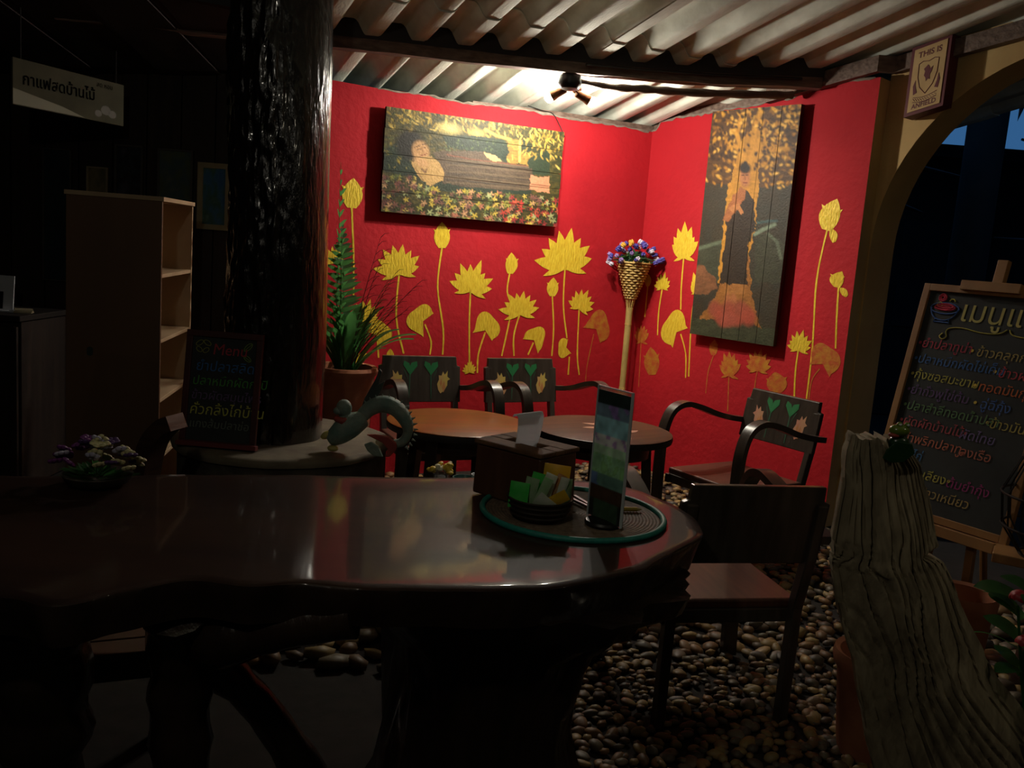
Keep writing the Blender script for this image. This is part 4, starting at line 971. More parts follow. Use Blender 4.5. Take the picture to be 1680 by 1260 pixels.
part('folded_sheet', mb, translucent(mat('napkin_paper', (0.76, 0.77, 0.80), None, rough=0.8), (0.85, 0.87, 0.9), 0.6), root, 40)
# dark bowl with sugar sachets
BW = Vector((0.098, 2.385, MZ))
root = thing('sachet_bowl', 'dark woven bowl holding sugar sachets in front of the napkin box', 'bowl', BW)
part('bowl', MB().lathe([(0.060, 0.0), (0.074, 0.012), (0.082, 0.035), (0.086, 0.055), (0.089, 0.060), (0.083, 0.060), (0.078, 0.035), (0.066, 0.012), (0.0, 0.008)], 36, cap=False), M['bowl'], root, 50)
rim = MB()
for z, r in ((0.058, 0.0875), (0.044, 0.085), (0.030, 0.081), (0.016, 0.0765)): rim.tube([(r * cos(2 * pi * k / 40), r * sin(2 * pi * k / 40), z) for k in range(41)], 0.0032, 6, False)
part('coil', rim, M['bowl'], root, 60)
def paper(n, c, c2=None): return translucent(mat('sachet_' + n, c, c2, scale=30, rough=0.42, coat=0.2), c, 0.4)
pg, pp_, py_, pw, po = paper('green', (0.05, 0.68, 0.09), (0.14, 0.74, 0.16)), paper('pale_green', (0.34, 0.58, 0.28), (0.55, 0.68, 0.48)), paper('yellow', (0.80, 0.55, 0.03), (0.66, 0.42, 0.03)), paper('white', (0.80, 0.82, 0.74), (0.58, 0.66, 0.50)), paper('orange', (0.70, 0.24, 0.03), (0.6, 0.5, 0.3))
sach = [('bright green sachet with a pale top edge at the left of the bowl', pg, (-0.058, -0.030, 0.050), (0.052, 0.072), -0.05, 0.05, -0.1),
 ('pale green sachet leaning right next to the bright green one', pp_, (-0.028, -0.024, 0.060), (0.036, 0.082), 0.10, 0.16, -0.1),
 ('dark green sachet with white top just left of bowl centre', pg, (-0.016, -0.008, 0.068), (0.034, 0.085), 0.02, 0.22, 0.2),
 ('narrow whitish green sachet standing at the bowl centre', pp_, (0.004, -0.034, 0.062), (0.026, 0.090), 0.12, 0.34, 0.1),
 ('white and green striped sachet behind the narrow whitish one', pw, (0.016, -0.012, 0.066), (0.032, 0.092), -0.02, 0.26, -0.2),
 ('tall yellow sachet rising highest at the back of the bowl', py_, (0.040, 0.022, 0.088), (0.072, 0.080), -0.12, 0.05, 0.0),
 ('orange tipped white sachet in the right half of the bowl', po, (0.040, -0.004, 0.070), (0.026, 0.082), 0.02, 0.42, 0.2),
 ('white sachet with a red spot beside the orange tipped one', pw, (0.054, -0.016, 0.062), (0.024, 0.086), 0.08, 0.20, 0.3),
 ('yellow sachet lying slanted across the front of the bowl', py_, (0.036, -0.052, 0.048), (0.030, 0.088), 0.25, 0.95, -0.1),
 ('pale green sachet standing at the right rim of the bowl', pp_, (0.070, -0.006, 0.056), (0.036, 0.080), 0.0, 0.02, 0.9),
 ('crumpled clear white sachet at the front of the bowl', pw, (0.010, -0.056, 0.040), (0.050, 0.048), 0.4, 0.6, 0.0)]
for lbl, m, off, (sw, shh), tx, tyy, tzz in sach:
    mb = MB(); o = []
    for j in range(7):
        for i in range(5):
            u, v = i / 4 - .5, j / 6 - .5; puff = 0.005 * max(0, (1 - (2 * u) ** 2)) * max(0, 1 - (2.1 * v) ** 4)
            o.append((u * sw, puff, v * shh)); 
    mb.v = o + [(x, -y - 0.0006, z) for x, y, z in o]
    for j in range(6):
        for i in range(4): a = j * 5 + i; mb.f.append((a, a + 1, a + 6, a + 5)); mb.f.append((a + 35, a + 40, a + 41, a + 36))
    for i in range(4): mb.f.append((i, i + 35, i + 36, i + 1)); mb.f.append((30 + i, 31 + i, 66 + i, 65 + i))
    for j in range(6): mb.f.append((j * 5, j * 5 + 5, j * 5 + 40, j * 5 + 35)); mb.f.append((j * 5 + 4, j * 5 + 39, j * 5 + 44, j * 5 + 9))
    s = part('sugar_sachet', mb, m, None, 60)
    s.location = BW + Vector(off) + Vector((0, 0, 0.016)); s.rotation_euler = (tx, tyy, tzz + radians(-8))
    tag(s, lbl, 'sachet', 'sugar sachets in the dark bowl')
# acrylic menu stand
root = thing('menu_stand', 'clear acrylic menu stand with a blue green card on a black foot', 'menu holder', (0.272, 2.368, MZ), radians(-54))
part('foot', MB().lathe([(0.050, 0), (0.052, 0.006), (0.048, 0.012), (0.02, 0.014)], 32), M['blackplastic'], root, 40)
vm = vcol_mat('printed_menu_card', rough=0.45, coat=0.0)
nx, nz = 24, 72; mb = MB(); cols = []
for j in range(nz + 1):
    for i in range(nx + 1):
        u, v = i / nx, j / nz; mb.v.append((-0.064 + 0.128 * u, -0.0012, 0.012 + 0.345 * v))
        n1 = noise.noise(Vector((u * 3, v * 8, 1))); n2 = noise.noise(Vector((u * 7 + 4, v * 16, 5)))
        if v > .90: c = (26, 34, 32)
        elif v > .80: c = (70, 84, 96) if n1 > -.1 else (96, 80, 120)
        elif v > .66: c = (96, 128, 138)
        elif v > .58: c = (150, 156, 150) if n2 > -.15 else (120, 100, 130)
        elif v > .50: c = (110, 132, 110)
        elif v > .36: c = (84, 116, 78) if n2 > 0 else (96, 130, 100)
        elif v > .26: c = (58, 74, 100) if n1 > 0 else (66, 92, 84)
        elif v > .15: c = (44, 32, 24)
        else: c = (36, 50, 38) if 0.15 < u < .9 else (24, 26, 24)
        c = [min(235, x * 1.75) * (1 + 0.2 * n2 + .15 * n1) for x in c]; cols.append(lin(c))
for j in range(nz):
    for i in range(nx): a = j * (nx + 1) + i; mb.f.append((a, a + 1, a + nx + 2, a + nx + 1))
o = len(mb.v)
for y in (-0.0011, 0.0008):
    for x, z in ((-0.064, 0.012), (0.064, 0.012), (0.064, 0.357), (-0.064, 0.357)): mb.v.append((x, y, z)); cols.append((0.3, 0.3, 0.28))
mb.f += [(o + 4, o + 7, o + 6, o + 5)] + [(o + k, o + 4 + k, o + 4 + (k + 1) % 4, o + (k + 1) % 4) for k in range(4)]
mb.c = np.array(cols)
part('printed_card', mb, vm, root)
part('acrylic_sheet', MB().box((0, 0.0045, 0.187), (0.134, 0.003, 0.358)), M['acrylic'], root)
fr_ = MB()
for sx in (-1, 1): fr_.box((sx * 0.0662, 0, 0.187), (0.0022, 0.008, 0.358))
fr_.box((0, 0, 0.367), (0.1345, 0.008, 0.0030))
part('sheet_edge', fr_, flat('milky_acrylic', (0.55, 0.60, 0.62), 0.25), root)
# pen, clip
root = thing('yellow_pen', 'short yellow pen lying on the placemat right of the menu stand', 'pen', (0.352, 2.512, MZ + 0.006), radians(12))
part('barrel', MB().tube([(-0.045, 0, 0), (0.028, 0, 0)], 0.0062, 10), flat('pen_yellow', (0.62, 0.46, 0.05), 0.4), root, 60)
part('tip', MB().tube([(0.028, 0, 0), (0.036, 0, 0), (0.042, 0, 0)], [0.006, 0.004, 0.0015], 10), flat('pen_end', (0.6, 0.5, 0.2), 0.3), root, 60)
root = thing('wooden_tongs', 'dark wooden tongs lying between the sachet bowl and the menu stand', 'tongs', (0.226, 2.545, MZ + 0.004), radians(-62))
for sx in (-1, 1): part('arm', MB().box((0, sx * 0.009, 0.003), (0.13, 0.010, 0.006), rotm(0, 0, sx * -0.07)), M['boxwood'], root, bevel=0.001)
part('spring', MB().tube([(-0.062, -0.012, 0.003), (-0.070, 0, 0.003), (-0.062, 0.012, 0.003)], 0.003, 6), M['boxwood'], root)

# ------------------------------------------------------------------ trunk, plinth, small chalkboard
def trunk_obj():
    mb = MB(); n, m = 150, 230; cx, cy = -1.07, 4.06
    for j in range(m + 1):
        z = 0.54 + (2.72 - 0.54) * j / m
        lean = -0.02 * (z - 0.55) / 2
        for k in range(n):
            a = 2 * pi * k / n
            rough_ = 0.06 + 0.94 * min(1, max(0, (0.80 - cos(a + 0.20)) / 0.5))      # a smooth flank on the right
            p = Vector((cos(a), sin(a), 0))
            f = 0.028 * noise.noise(Vector((p.x * 1.6, p.y * 1.6, z * 1.0 + 3))) + rough_ * (0.020 * abs(noise.noise(Vector((p.x * 7, p.y * 7, z * 2.6)))) + 0.013 * noise.noise(Vector((p.x * 16, p.y * 16, z * 9))) + 0.006 * noise.noise(Vector((p.x * 34, p.y * 34, z * 22))))
            r = 0.212 + f + 0.03 * max(0, 0.75 - z) 
            mb.v.append((cx + lean + r * cos(a), cy + r * sin(a), z))
    for j in range(m):
        for k in range(n): mb.f.append((j * n + k, j * n + (k + 1) % n, (j + 1) * n + (k + 1) % n, (j + 1) * n + k))
    mb.f.append(tuple(range(n))[::-1]); mb.f.append(tuple(m * n + k for k in range(n)))
    return part('tree_trunk_post', mb, M['trunk'], None, 180)
tag(trunk_obj(), 'thick black glossy varnished tree trunk rising from the round plinth to the roof', 'post')
def wob(a, z): return 1 + 0.05 * noise.noise(Vector((cos(a) * 1.5, sin(a) * 1.5, 2))) + 0.012 * noise.noise(Vector((cos(a) * 9, sin(a) * 9, z * 6)))
root = thing('round_plinth', 'low round grey plinth carrying the trunk and the dragon figure', 'plinth', (-1.02, 4.06, 0))
part('drum', MB().lathe([(0.47, 0.0), (0.465, 0.10), (0.45, 0.30), (0.455, 0.48), (0.465, 0.508)], 64, wob=wob), M['stone'], root, 50)
part('top_slab', MB().lathe([(0.455, 0.508), (0.478, 0.514), (0.482, 0.530), (0.472, 0.545), (0.455, 0.549)], 64, wob=wob), mat('plinth_top', (0.17, 0.14, 0.095), (0.10, 0.08, 0.055), scale=8, rough=0.8, bump=0.4), root, 50)

def frame_board(root, w, h, fwid, fm, bm_, fdep=0.022):
    """board in local XZ facing -Y"""
    part('board', MB().box((w / 2, 0.004, h / 2), (w - fwid, 0.008, h - fwid)), bm_, root)
    for c, d in (((w / 2, 0, fwid / 2), (w, fdep, fwid)), ((w / 2, 0, h - fwid / 2), (w, fdep, fwid)), ((fwid / 2, 0, h / 2), (fwid, fdep, h - 2 * fwid)), ((w - fwid / 2, 0, h / 2), (fwid, fdep, h - 2 * fwid))):
        part('frame_rail', MB().box(c, d), fm, root, bevel=0.002)
def chalk(c): 
    k = 'chalk_%d_%d_%d' % c
    return flat(k, lin(c), 0.9)
EX, EZ = (1, 0, 0), (0, 0, 1)
def strokes(name, root, pts_list, c, y, r=0.002):
    mb = MB()
    for pts in pts_list: mb.tube([(x, y, z) for x, z in pts], r, 4)
    return part(name, mb, chalk(c), root)
def oval(cx, cz, rx, rz, ang=0, n=14, a0=0, a1=2 * pi):
    return [(cx + rx * cos(t) * cos(ang) - rz * sin(t) * sin(ang), cz + rx * cos(t) * sin(ang) + rz * sin(t) * cos(ang)) for t in [a0 + (a1 - a0) * k / n for k in range(n + 1)]]
root = thing('small_menu_chalkboard', 'small red framed chalkboard with coloured writing leaning on the black trunk', 'chalkboard', (-1.372, 3.735, 0.551))
root.rotation_euler = (radians(-8), 0, radians(-3))
frame_board(root, 0.325, 0.485, 0.026, M['redwood'], M['chalkboard'], 0.02)
part('ledge', MB().box((0.165, -0.014, 0.012), (0.34, 0.036, 0.020)), flat('red_ledge', (0.14, 0.02, 0.02)), root, bevel=0.002)
YB = -0.0015
strokes('chalk_drawing', root, [oval(0.055, 0.432, .017, .009, .6), oval(0.088, 0.434, .017, .009, -.5), oval(0.055, 0.405, .014, .009, -.6), oval(0.084, 0.403, .014, .009, .6)], (150, 150, 70), YB, .0016)
strokes('chalk_drawing', root, [oval(0.262, 0.428, .022, .010, .8), oval(0.262, 0.380, .018, .009, -.6), [(0.250, 0.416), (0.275, 0.44)], [(0.25, 0.387), (0.274, 0.372)]], (130, 160, 80), YB, .0016)
for txt, x, z, s, c in (('Menu', 0.112, 0.388, 0.066, (170, 60, 70)), ('ยำปลาสลิด', 0.045, 0.318, 0.058, (60, 110, 170)), ('ปลาหมึกผัดกะปิ', 0.035, 0.258, 0.052, (80, 150, 70)), ('ข้าวผัดสมุนไพร', 0.035, 0.198, 0.050, (110, 90, 130)), ('คั่วกลิ้งไก่บ้าน', 0.032, 0.135, 0.060, (190, 190, 90)), ('แกงส้มปลาช่อน', 0.035, 0.080, 0.046, (110, 120, 110))):
    writing(txt, s, chalk(c), root, (x, YB, z), EX, EZ, shear=0.1)

# ------------------------------------------------------------------ dragon figure on the plinth rim
root = thing('dragon_figurine', 'weathered teal dragon figurine with arched spiny tail and red fin on the plinth rim', 'figurine', (-0.655, 3.84, 0.549))
def dl(x, z, y=0.0): return (x + 0.655, y, z - 0.549)
part('body', MB().tube(smoothpath([dl(-0.760, 0.600, -.02), dl(-0.725, 0.625, -.02), dl(-0.690, 0.655, -.01), dl(-0.652, 0.680, 0), dl(-0.615, 0.700, 0.01)], 6), [0.02 + 0.034 * sin(pi * (k + 2) / 29) for k in range(25)], 14), M['teal'], root, 70)
part('head', MB().ball(dl(-0.706, 0.740, -.01), (0.034, 0.030, 0.038), 14, 9).ball(dl(-0.728, 0.728, -.02), (0.022, 0.018, 0.017), 10, 6).tube([dl(-0.700, 0.715, 0), dl(-0.690, 0.66, 0)], [0.028, 0.034], 12), M['teal'], root, 70)
tp_ = smoothpath([dl(-0.640, 0.695, 0.01), dl(-0.600, 0.740, 0.02), dl(-0.545, 0.765, 0.02), dl(-0.485, 0.750, 0.01), dl(-0.440, 0.700, 0.0), dl(-0.430, 0.650, 0.0), dl(-0.452, 0.610, 0.0), dl(-0.485, 0.598, 0.0)], 6)
part('tail', MB().tube(tp_, [0.020 + 0.017 * sin(pi * min(1, k / 34 + .12)) for k in range(len(tp_))], 14), M['teal'], root, 70)
mb = MB()
for k in range(6, 38, 2):
    p = tp_[k]; t = (tp_[k + 1] - tp_[k - 1]).normalized(); nn = Vector((t.z, 0, -t.x)) * -1
    mb.tube([p + nn * 0.026, p + nn * 0.044], [0.007, 0.0015], 5)
part('tail_spines', mb, M['teal'], root)
fin = [(-0.600, 0.640), (-0.560, 0.645), (-0.505, 0.640), (-0.470, 0.615), (-0.468, 0.585), (-0.495, 0.552), (-0.515, 0.550), (-0.505, 0.585), (-0.530, 0.612)]
part('fin', MB().prism([(x + .655, z - .549) for x, z in fin], lambda x, z, d: Vector((x, d, z)), -0.055, -0.040), M['finred'], root, bevel=0.005, label='faded red fin')
part('fin', MB().prism([(x + .655, z - .549) for x, z in [(-0.605, 0.602), (-0.575, 0.615), (-0.545, 0.600), (-0.520, 0.552), (-0.56, 0.553), (-0.590, 0.575)]], lambda x, z, d: Vector((x, d, z)), -0.068, -0.056), M['teal'], root, bevel=0.005)
part('wing', MB().prism([(x + .655, z - .549) for x, z in [(-0.655, 0.690), (-0.630, 0.780), (-0.590, 0.860), (-0.572, 0.912), (-0.560, 0.900), (-0.572, 0.845), (-0.545, 0.862), (-0.560, 0.815), (-0.590, 0.760), (-0.610, 0.700)]], lambda x, z, d: Vector((x, d + 0.045, z)), 0.0, 0.014), mat('grey_wing', (0.06, 0.075, 0.065), (0.035, 0.045, 0.04), scale=12, rough=0.7), root, bevel=0.004)
part('paw', MB().ball(dl(-0.772, 0.622, -.03), (0.028, 0.018, 0.016), 10, 6, rotm(0, -0.6, 0)).ball(dl(-0.742, 0.566, -.03), (0.024, 0.020, 0.014), 10, 6), M['paleyellow'], root, 60, label='pale yellow paw')
part('scarf', MB().tube([dl(-0.735, 0.695, -.03), dl(-0.705, 0.690, -.045), dl(-0.668, 0.690, -.02)], [0.012, 0.016, 0.012], 8), M['finred'], root, 60, label='orange red patch at the neck')

# ------------------------------------------------------------------ potted fern behind the trunk
PX, PY = -0.93, 5.02
root = thing('potted_fern', 'tall terracotta pot of fern and strap leaves beside the glossy trunk', 'plant', (PX, PY, 0))
part('pot', MB().lathe([(0.105, 0.0), (0.12, 0.05), (0.150, 0.35), (0.158, 0.60), (0.165, 0.70), (0.178, 0.715), (0.184, 0.735), (0.176, 0.752), (0.150, 0.750), (0.140, 0.70), (0.0, 0.69)], 40, cap=False), M['terracotta'], root, 40)
part('soil', MB().lathe([(0.148, 0.708), (0.0, 0.722)], 24, cap=False), M['soil'], root)
rg = random.Random(11)
lf = MB(); nseg = 10
for j in range(nseg + 1):
    q = j / nseg; w = 0.022 * (0.55 + 1.0 * q) * (1 - q ** 4) + 0.0008; x = 0.30 * q; z = 0.34 * q - 0.20 * q * q
    for s_, dz in ((-1, 0.006), (0, 0), (1, 0.006)): lf.v.append((x, s_ * w, z + dz))
    
for j in range(nseg):
    for i in range(2): a = j * 3 + i; lf.f.append((a, a + 1, a + 4, a + 3))
lme = lf.mesh('leaf', M['leaf'], 60)
for k in range(30):
    o = link('leaf', lme, root); ang = rg.uniform(0, 2 * pi)
    o.location = (0.05 * cos(ang), 0.05 * sin(ang), 0.71); o.rotation_euler = (0, rg.uniform(-1.0, -0.15), ang); sc = rg.uniform(0.75, 1.25); o.scale = (sc, sc * 1.2, sc)
def frond(az, L_, up, droop, m, nm='frond', wide=0.085, n=22, z0=0.71, x0=0.0, y0=0.0, thin=1.0):
    mb = MB(); spine = []
    for k in range(n + 1):
        q = k / n; rr = L_ * (q * cos(up) + 0.0); zz = L_ * (q * sin(up)) - droop * q * q
        spine.append(Vector((x0 + rr * cos(az), y0 + rr * sin(az), z0 + zz)))
    mb.tube(spine, [0.004 * (1 - 0.8 * k / n) for k in range(n + 1)], 5)
    side = Vector((-sin(az), cos(az), 0))
    for k in range(3, n + 1):
        q = k / n; w = wide * sin(pi * min(1, q * 0.9 + 0.12)) ** 0.7; p = spine[k]; t = (spine[min(k + 1, n)] - spine[k - 1]).normalized(); up_ = side.cross(t)
        for s_ in (-1, 1):
            d = (side * s_ + t * 0.35 - up_ * 0.15 * rg.uniform(.2, 1.6)).normalized(); b = t * 0.011 * thin; w *= rg.uniform(.85, 1.1)
            b = b * 1.15; mb.add([p - b, p + b, p + d * w * 0.6 + b * 0.9, p + d * w, p + d * w * 0.55 - b * 0.9], [(0, 1, 2, 3, 4)])
    return part(nm, mb, m, root)
frond(radians(200), 1.16, radians(89), 0.02, M['fern'], wide=0.18, n=20, x0=-0.055)
frond(radians(265), 0.80, radians(84), 0.03, M['fern'], wide=0.13, n=18, x0=-0.03)
frond(radians(120), 0.9, radians(80), 0.05, M['fern'], wide=0.09, n=28)
for k in range(9):                                        # dry thin fronds arching right
    az = radians(rg.uniform(-35, 40)); L_ = rg.uniform(0.55, 1.0); up = radians(rg.uniform(55, 80)); mb = MB()
    sp = [Vector((L_ * q * cos(up) * cos(az), L_ * q * cos(up) * sin(az) - 0.02, 0.71 + L_ * q * sin(up) - 0.12 * q * q)) for q in [i / 14 for i in range(15)]]
    mb.tube(sp, [0.0035 * (1 - 0.75 * i / 14) for i in range(15)], 5)
    for i in range(4, 15, 1):
        q = i / 14; d = Vector((rg.uniform(0.6, 1), rg.uniform(-.4, .1), rg.uniform(0.5, 1.0))).normalized() * 0.09 * (1.1 - q * 0.5); mb.tube([sp[i], sp[i] + d * .6, sp[i] + d + Vector((0.01, 0, -0.012))], [0.002, 0.0015, 0.0007], 4)
    part('dry_frond', mb, M['twig'] if k % 3 else M['fern'], root)

# ------------------------------------------------------------------ wicker flower holder in the corner
root = thing('wicker_flower_holder', 'torch shaped wicker holder on a bamboo pole in the red corner', 'flower holder', (0.765, 6.285, 0))
nst = 11; cone = lambda z: 0.026 + (z - 1.165) / (1.43 - 1.165) * 0.088
rows_ = 15
for r_ in range(rows_):
    z = 1.185 + (1.425 - 1.185) * r_ / (rows_ - 1); pts = []
    for k in range(nst * 4 + 1):
        a = 2 * pi * k / (nst * 4); rr = cone(z) + 0.0055 * cos(nst * a + (pi if r_ % 2 else 0))
        pts.append((rr * cos(a), rr * sin(a), z))
    mb = MB().tube(pts, 0.0068, 6, False)
    part('woven_strand', mb, M['wicker'], root, 70)
part('shade_lining', MB().lathe([(cone(1.19) - 0.012, 1.19), (cone(1.42) - 0.012, 1.42)], 20, cap=False), mat('gap_shade', (0.06, 0.03, 0.012), None, rough=0.9), root, 60)  # dark inner cone added so the weave gaps read as shade
for k in range(nst):
    a = 2 * pi * k / nst + 0.0
    part('stake', MB().tube([(0.019 * cos(a), 0.019 * sin(a), 1.12), (cone(1.185) * cos(a), cone(1.185) * sin(a), 1.185), (cone(1.44) * cos(a), cone(1.44) * sin(a), 1.44)], 0.0035, 5), M['wicker'], root)
part('pole', MB().tube([(0, 0, 0.0), (0, 0, 0.5), (0, 0, 1.0), (0, 0, 1.12)], [0.020, 0.021, 0.022, 0.024], 14), mat('bamboo', (0.52, 0.40, 0.14), (0.40, 0.29, 0.09), scale=10, stretch=(1, 1, 0.3), rough=0.5), root, 60)
part('pole_joint', MB().tube([(0, 0, 0.55), (0, 0, 0.565)], 0.0235, 14).tube([(0, 0, 1.0), (0, 0, 1.012)], 0.0245, 14), M['wicker'], root, 60)
vio, wht, yel_, lil = flat('violet_petal', (0.075, 0.060, 0.34)), flat('white_petal', (0.66, 0.62, 0.74)), flat('yellow_petal', (0.75, 0.42, 0.05)), flat('lilac_petal', (0.30, 0.22, 0.50))
rg = random.Random(4)
bouq = thing('artificial_bouquet', 'violet and white artificial flowers filling the wicker holder', 'flowers', (0.765, 6.285, 1.40))
for k in range(64):
    a = rg.uniform(0, 2 * pi); q = sqrt(rg.random()); R_ = 0.19 * q; z = 0.03 + 0.135 * (1 - q * 0.75) + rg.uniform(-.015, .03)
    if q > .75: z -= rg.uniform(0.02, 0.06)
    c = Vector((R_ * cos(a), R_ * sin(a) * 0.72, z)); d = Vector((c.x * 2.0, c.y * 2.0, 0.12)).normalized()
    qm = d.to_track_quat('Z', 'Y').to_matrix(); m = rg.choice([vio, vio, vio, lil, wht, wht, vio, yel_ if q < .6 else lil]); s_ = rg.uniform(0.75, 1.15)
    mb = MB()
    for j in range(5):
        b = 2 * pi * j / 5; mb.ball(c + qm @ Vector((0.010 * cos(b) * s_, 0.010 * sin(b) * s_, 0.006)), (0.008 * s_, 0.008 * s_, 0.017 * s_), 6, 4, qm)
    part('flower', mb, m, bouq, 70)
st = MB()
for k in range(90):
    a = rg.uniform(0, 2 * pi); q = sqrt(rg.random()); e_ = Vector((0.155 * q * cos(a), 0.11 * q * sin(a), 0.03 + 0.09 * (1 - q))); s0 = Vector((0.05 * q * cos(a), 0.05 * q * sin(a), 0.0))
    st.tube([s0, (s0 + e_) / 2 + Vector((0, 0, 0.02)), e_], 0.002, 4)
    side = Vector((-sin(a), cos(a), 0.2)) * 0.012; mid = (s0 + e_) / 2 + Vector((0, 0, .02)); st.add([mid, mid + side + Vector((0.0, 0, 0.02)), e_ + Vector((0.01 * cos(a), 0.01 * sin(a), 0.012)), mid - side + Vector((0, 0, .02))], [(0, 1, 2, 3)])
part('greenery', st, M['fern'], bouq)
# ------------------------------------------------------------------ low crate with small things under the left round table
root = thing('low_crate', 'low dark slatted wooden stand in front of the round reddish table', 'stand', (-0.215, 3.67, 0.155), radians(10))
for k in range(4): part('slat', MB().box((-0.105 + 0.07 * k, 0, 0.325), (0.062, 0.22, 0.012)), M['darkwood'], root, bevel=0.002)
for sx in (-1, 1):
    for sy in (-1, 1): part('leg', MB().box((sx * 0.12, sy * 0.095, 0.082), (0.03, 0.03, 0.474)), M['darkwood'], root)
    part('side_board', MB().box((0, sx * 0.100, 0.25), (0.21, 0.014, 0.10)), M['darkwood'], root)
root = thing('yellow_posy', 'small posy of yellow and white flowers in a glass on the low slatted stand', 'flowers', (-0.265, 3.64, 0.487))
part('glass', MB().lathe([(0.026, 0.0), (0.030, 0.045), (0.032, 0.05), (0.028, 0.045), (0.022, 0.004)], 16, cap=False), flat('thin_glass', (0.9, 0.95, 0.95), 0.08, trans=0.9), root, 50)
yw, cw = flat('posy_yellow', (0.78, 0.55, 0.05), 0.5), flat('posy_cream', (0.75, 0.70, 0.45), 0.5)
rg = random.Random(9)
for k in range(16):
    a = rg.uniform(0, 2 * pi); q = sqrt(rg.random()) * 0.05
    part('flower', MB().ball((q * cos(a) + 0.005, q * sin(a) * .8, 0.058 + rg.uniform(0, 0.03)), (0.016, 0.016, 0.010), 7, 4, rotm(rg.uniform(-.7, .7), rg.uniform(-.7, .7), 0)), cw if k % 3 == 0 else yw, root, 60)
root = thing('teal_bowl', 'small teal bowl beside the yellow posy on the low slatted stand', 'bowl', (-0.165, 3.62, 0.487))
part('bowl', MB().lathe([(0.022, 0), (0.040, 0.02), (0.048, 0.045), (0.044, 0.045), (0.036, 0.02), (0.0, 0.006)], 24, cap=False), flat('teal_glaze', (0.05, 0.16, 0.15), 0.3), root, 50)
root = thing('white_cup', 'small white cup beside the teal bowl on the low slatted stand', 'cup', (-0.11, 3.66, 0.487))
part('cup', MB().lathe([(0.018, 0), (0.026, 0.02), (0.030, 0.052), (0.0265, 0.052), (0.022, 0.02), (0.0, 0.006)], 20, cap=False), M['white'], root, 50)
part('handle', MB().tube([(0.027, 0, 0.042), (0.044, 0, 0.036), (0.042, 0, 0.020), (0.025, 0, 0.014)], 0.004, 6), M['white'], root, 60)

# ------------------------------------------------------------------ left side: bookcase, pictures, sign, counter
root = thing('plywood_bookcase', 'tall plywood bookcase with open shelves turned towards the lamp', 'bookcase', (-2.03, 4.10, 0), radians(8))
SH = 1.555
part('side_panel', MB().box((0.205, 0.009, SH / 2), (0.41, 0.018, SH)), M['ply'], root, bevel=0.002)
part('side_panel', MB().box((0.205, 0.64, SH / 2), (0.41, 0.018, SH)), M['plylit'], root, bevel=0.002)
part('back_panel', MB().box((0.012, 0.325, SH / 2), (0.014, 0.61, SH - 0.01)), M['plylit'], root)
part('top_board', MB().box((0.205, 0.325, SH + 0.010), (0.425, 0.66, 0.020)), M['plylit'], root, bevel=0.002)
for z in (0.08, 0.36, 0.64, 0.92, 1.22): part('shelf_board', MB().box((0.215, 0.325, z), (0.385, 0.612, 0.018)), M['plylit'], root, bevel=0.002)
part('stain', MB().add([Vector((0.105 + 0.014 * cos(k * .785) * (1 + .3 * (k % 2)), -0.0006, 0.86 + 0.022 * sin(k * .785))) for k in range(8)], [tuple(range(8))]), flat('dark_sticker', (0.02, 0.035, 0.03), 0.7), root)
WY = 5.334
def picture(name, label, x0, x1, z0, z1, fm, fwid, colors, seed, mount=None):
    root = thing(name, label, 'picture', (x0, WY - 0.026, z0))
    w, h = x1 - x0, z1 - z0
    n, m = 12, 22; mb = MB(); cols = []
    for j in range(m + 1):
        for i in range(n + 1):
            u, v = i / n, j / m; mb.v.append((fwid + (w - 2 * fwid) * u, 0.006, fwid + (h - 2 * fwid) * v))
            q = 0.5 + 0.9 * noise.noise(Vector((u * 2 + seed, v * 3.2, seed))) + 0.3 * noise.noise(Vector((u * 6, v * 9 + seed, 3))); q = min(0.999, max(0, q)); k = q * (len(colors) - 1); a, b = colors[int(k)], colors[min(len(colors) - 1, int(k) + 1)]; f = k - int(k)
            cols.append(lin([a[t] * (1 - f) + b[t] * f for t in range(3)]))
    for j in range(m):
        for i in range(n): a = j * (n + 1) + i; mb.f.append((a, a + 1, a + n + 2, a + n + 1))
    mb.c = np.array(cols)
    if 'print' not in M: M['print'] = vcol_mat('framed_print', rough=0.5)
    part('print', mb, M['print'], root)
    part('back_board', MB().box((w / 2, 0.014, h / 2), (w, 0.010, h)), M['blackbeam'], root)
    for c, d in (((w / 2, 0.004, fwid / 2), (w, 0.016, fwid)), ((w / 2, 0.004, h - fwid / 2), (w, 0.016, fwid)), ((fwid / 2, 0.004, h / 2), (fwid, 0.016, h - 2 * fwid)), ((w - fwid / 2, 0.004, h / 2), (fwid, 0.016, h - 2 * fwid))):
        part('frame_rail', MB().box(c, d), fm, root)
picture('paper_notice', 'small pale paper notice on the rear wall above the left end of the bookcase', -2.51, -2.39, 1.42, 1.745, M['cream'], 0.008, [(112, 104, 74), (134, 124, 92), (100, 96, 70)], 2)
picture('dark_framed_picture', 'dark narrow framed picture second from the left above the bookcase', -2.35, -2.19, 1.46, 1.88, flat('grey_frame', (0.06, 0.055, 0.05)), 0.010, [(20, 24, 30), (46, 56, 64), (24, 24, 34), (70, 70, 84)], 5)
picture('green_blue_picture', 'framed green and blue picture on the rear wall behind the bookcase corner', -2.105, -1.905, 1.46, 1.875, flat('grey_frame', (0.06, 0.055, 0.05)), 0.010, [(50, 66, 92), (84, 96, 62), (60, 84, 92), (96, 104, 88)], 8)
picture('cream_bordered_picture', 'blue picture with a wide cream border between bookcase and black trunk', -1.875, -1.685, 1.44, 1.815, M['cream'], 0.030, [(44, 96, 150), (60, 112, 150), (62, 100, 84), (120, 150, 150)], 12)
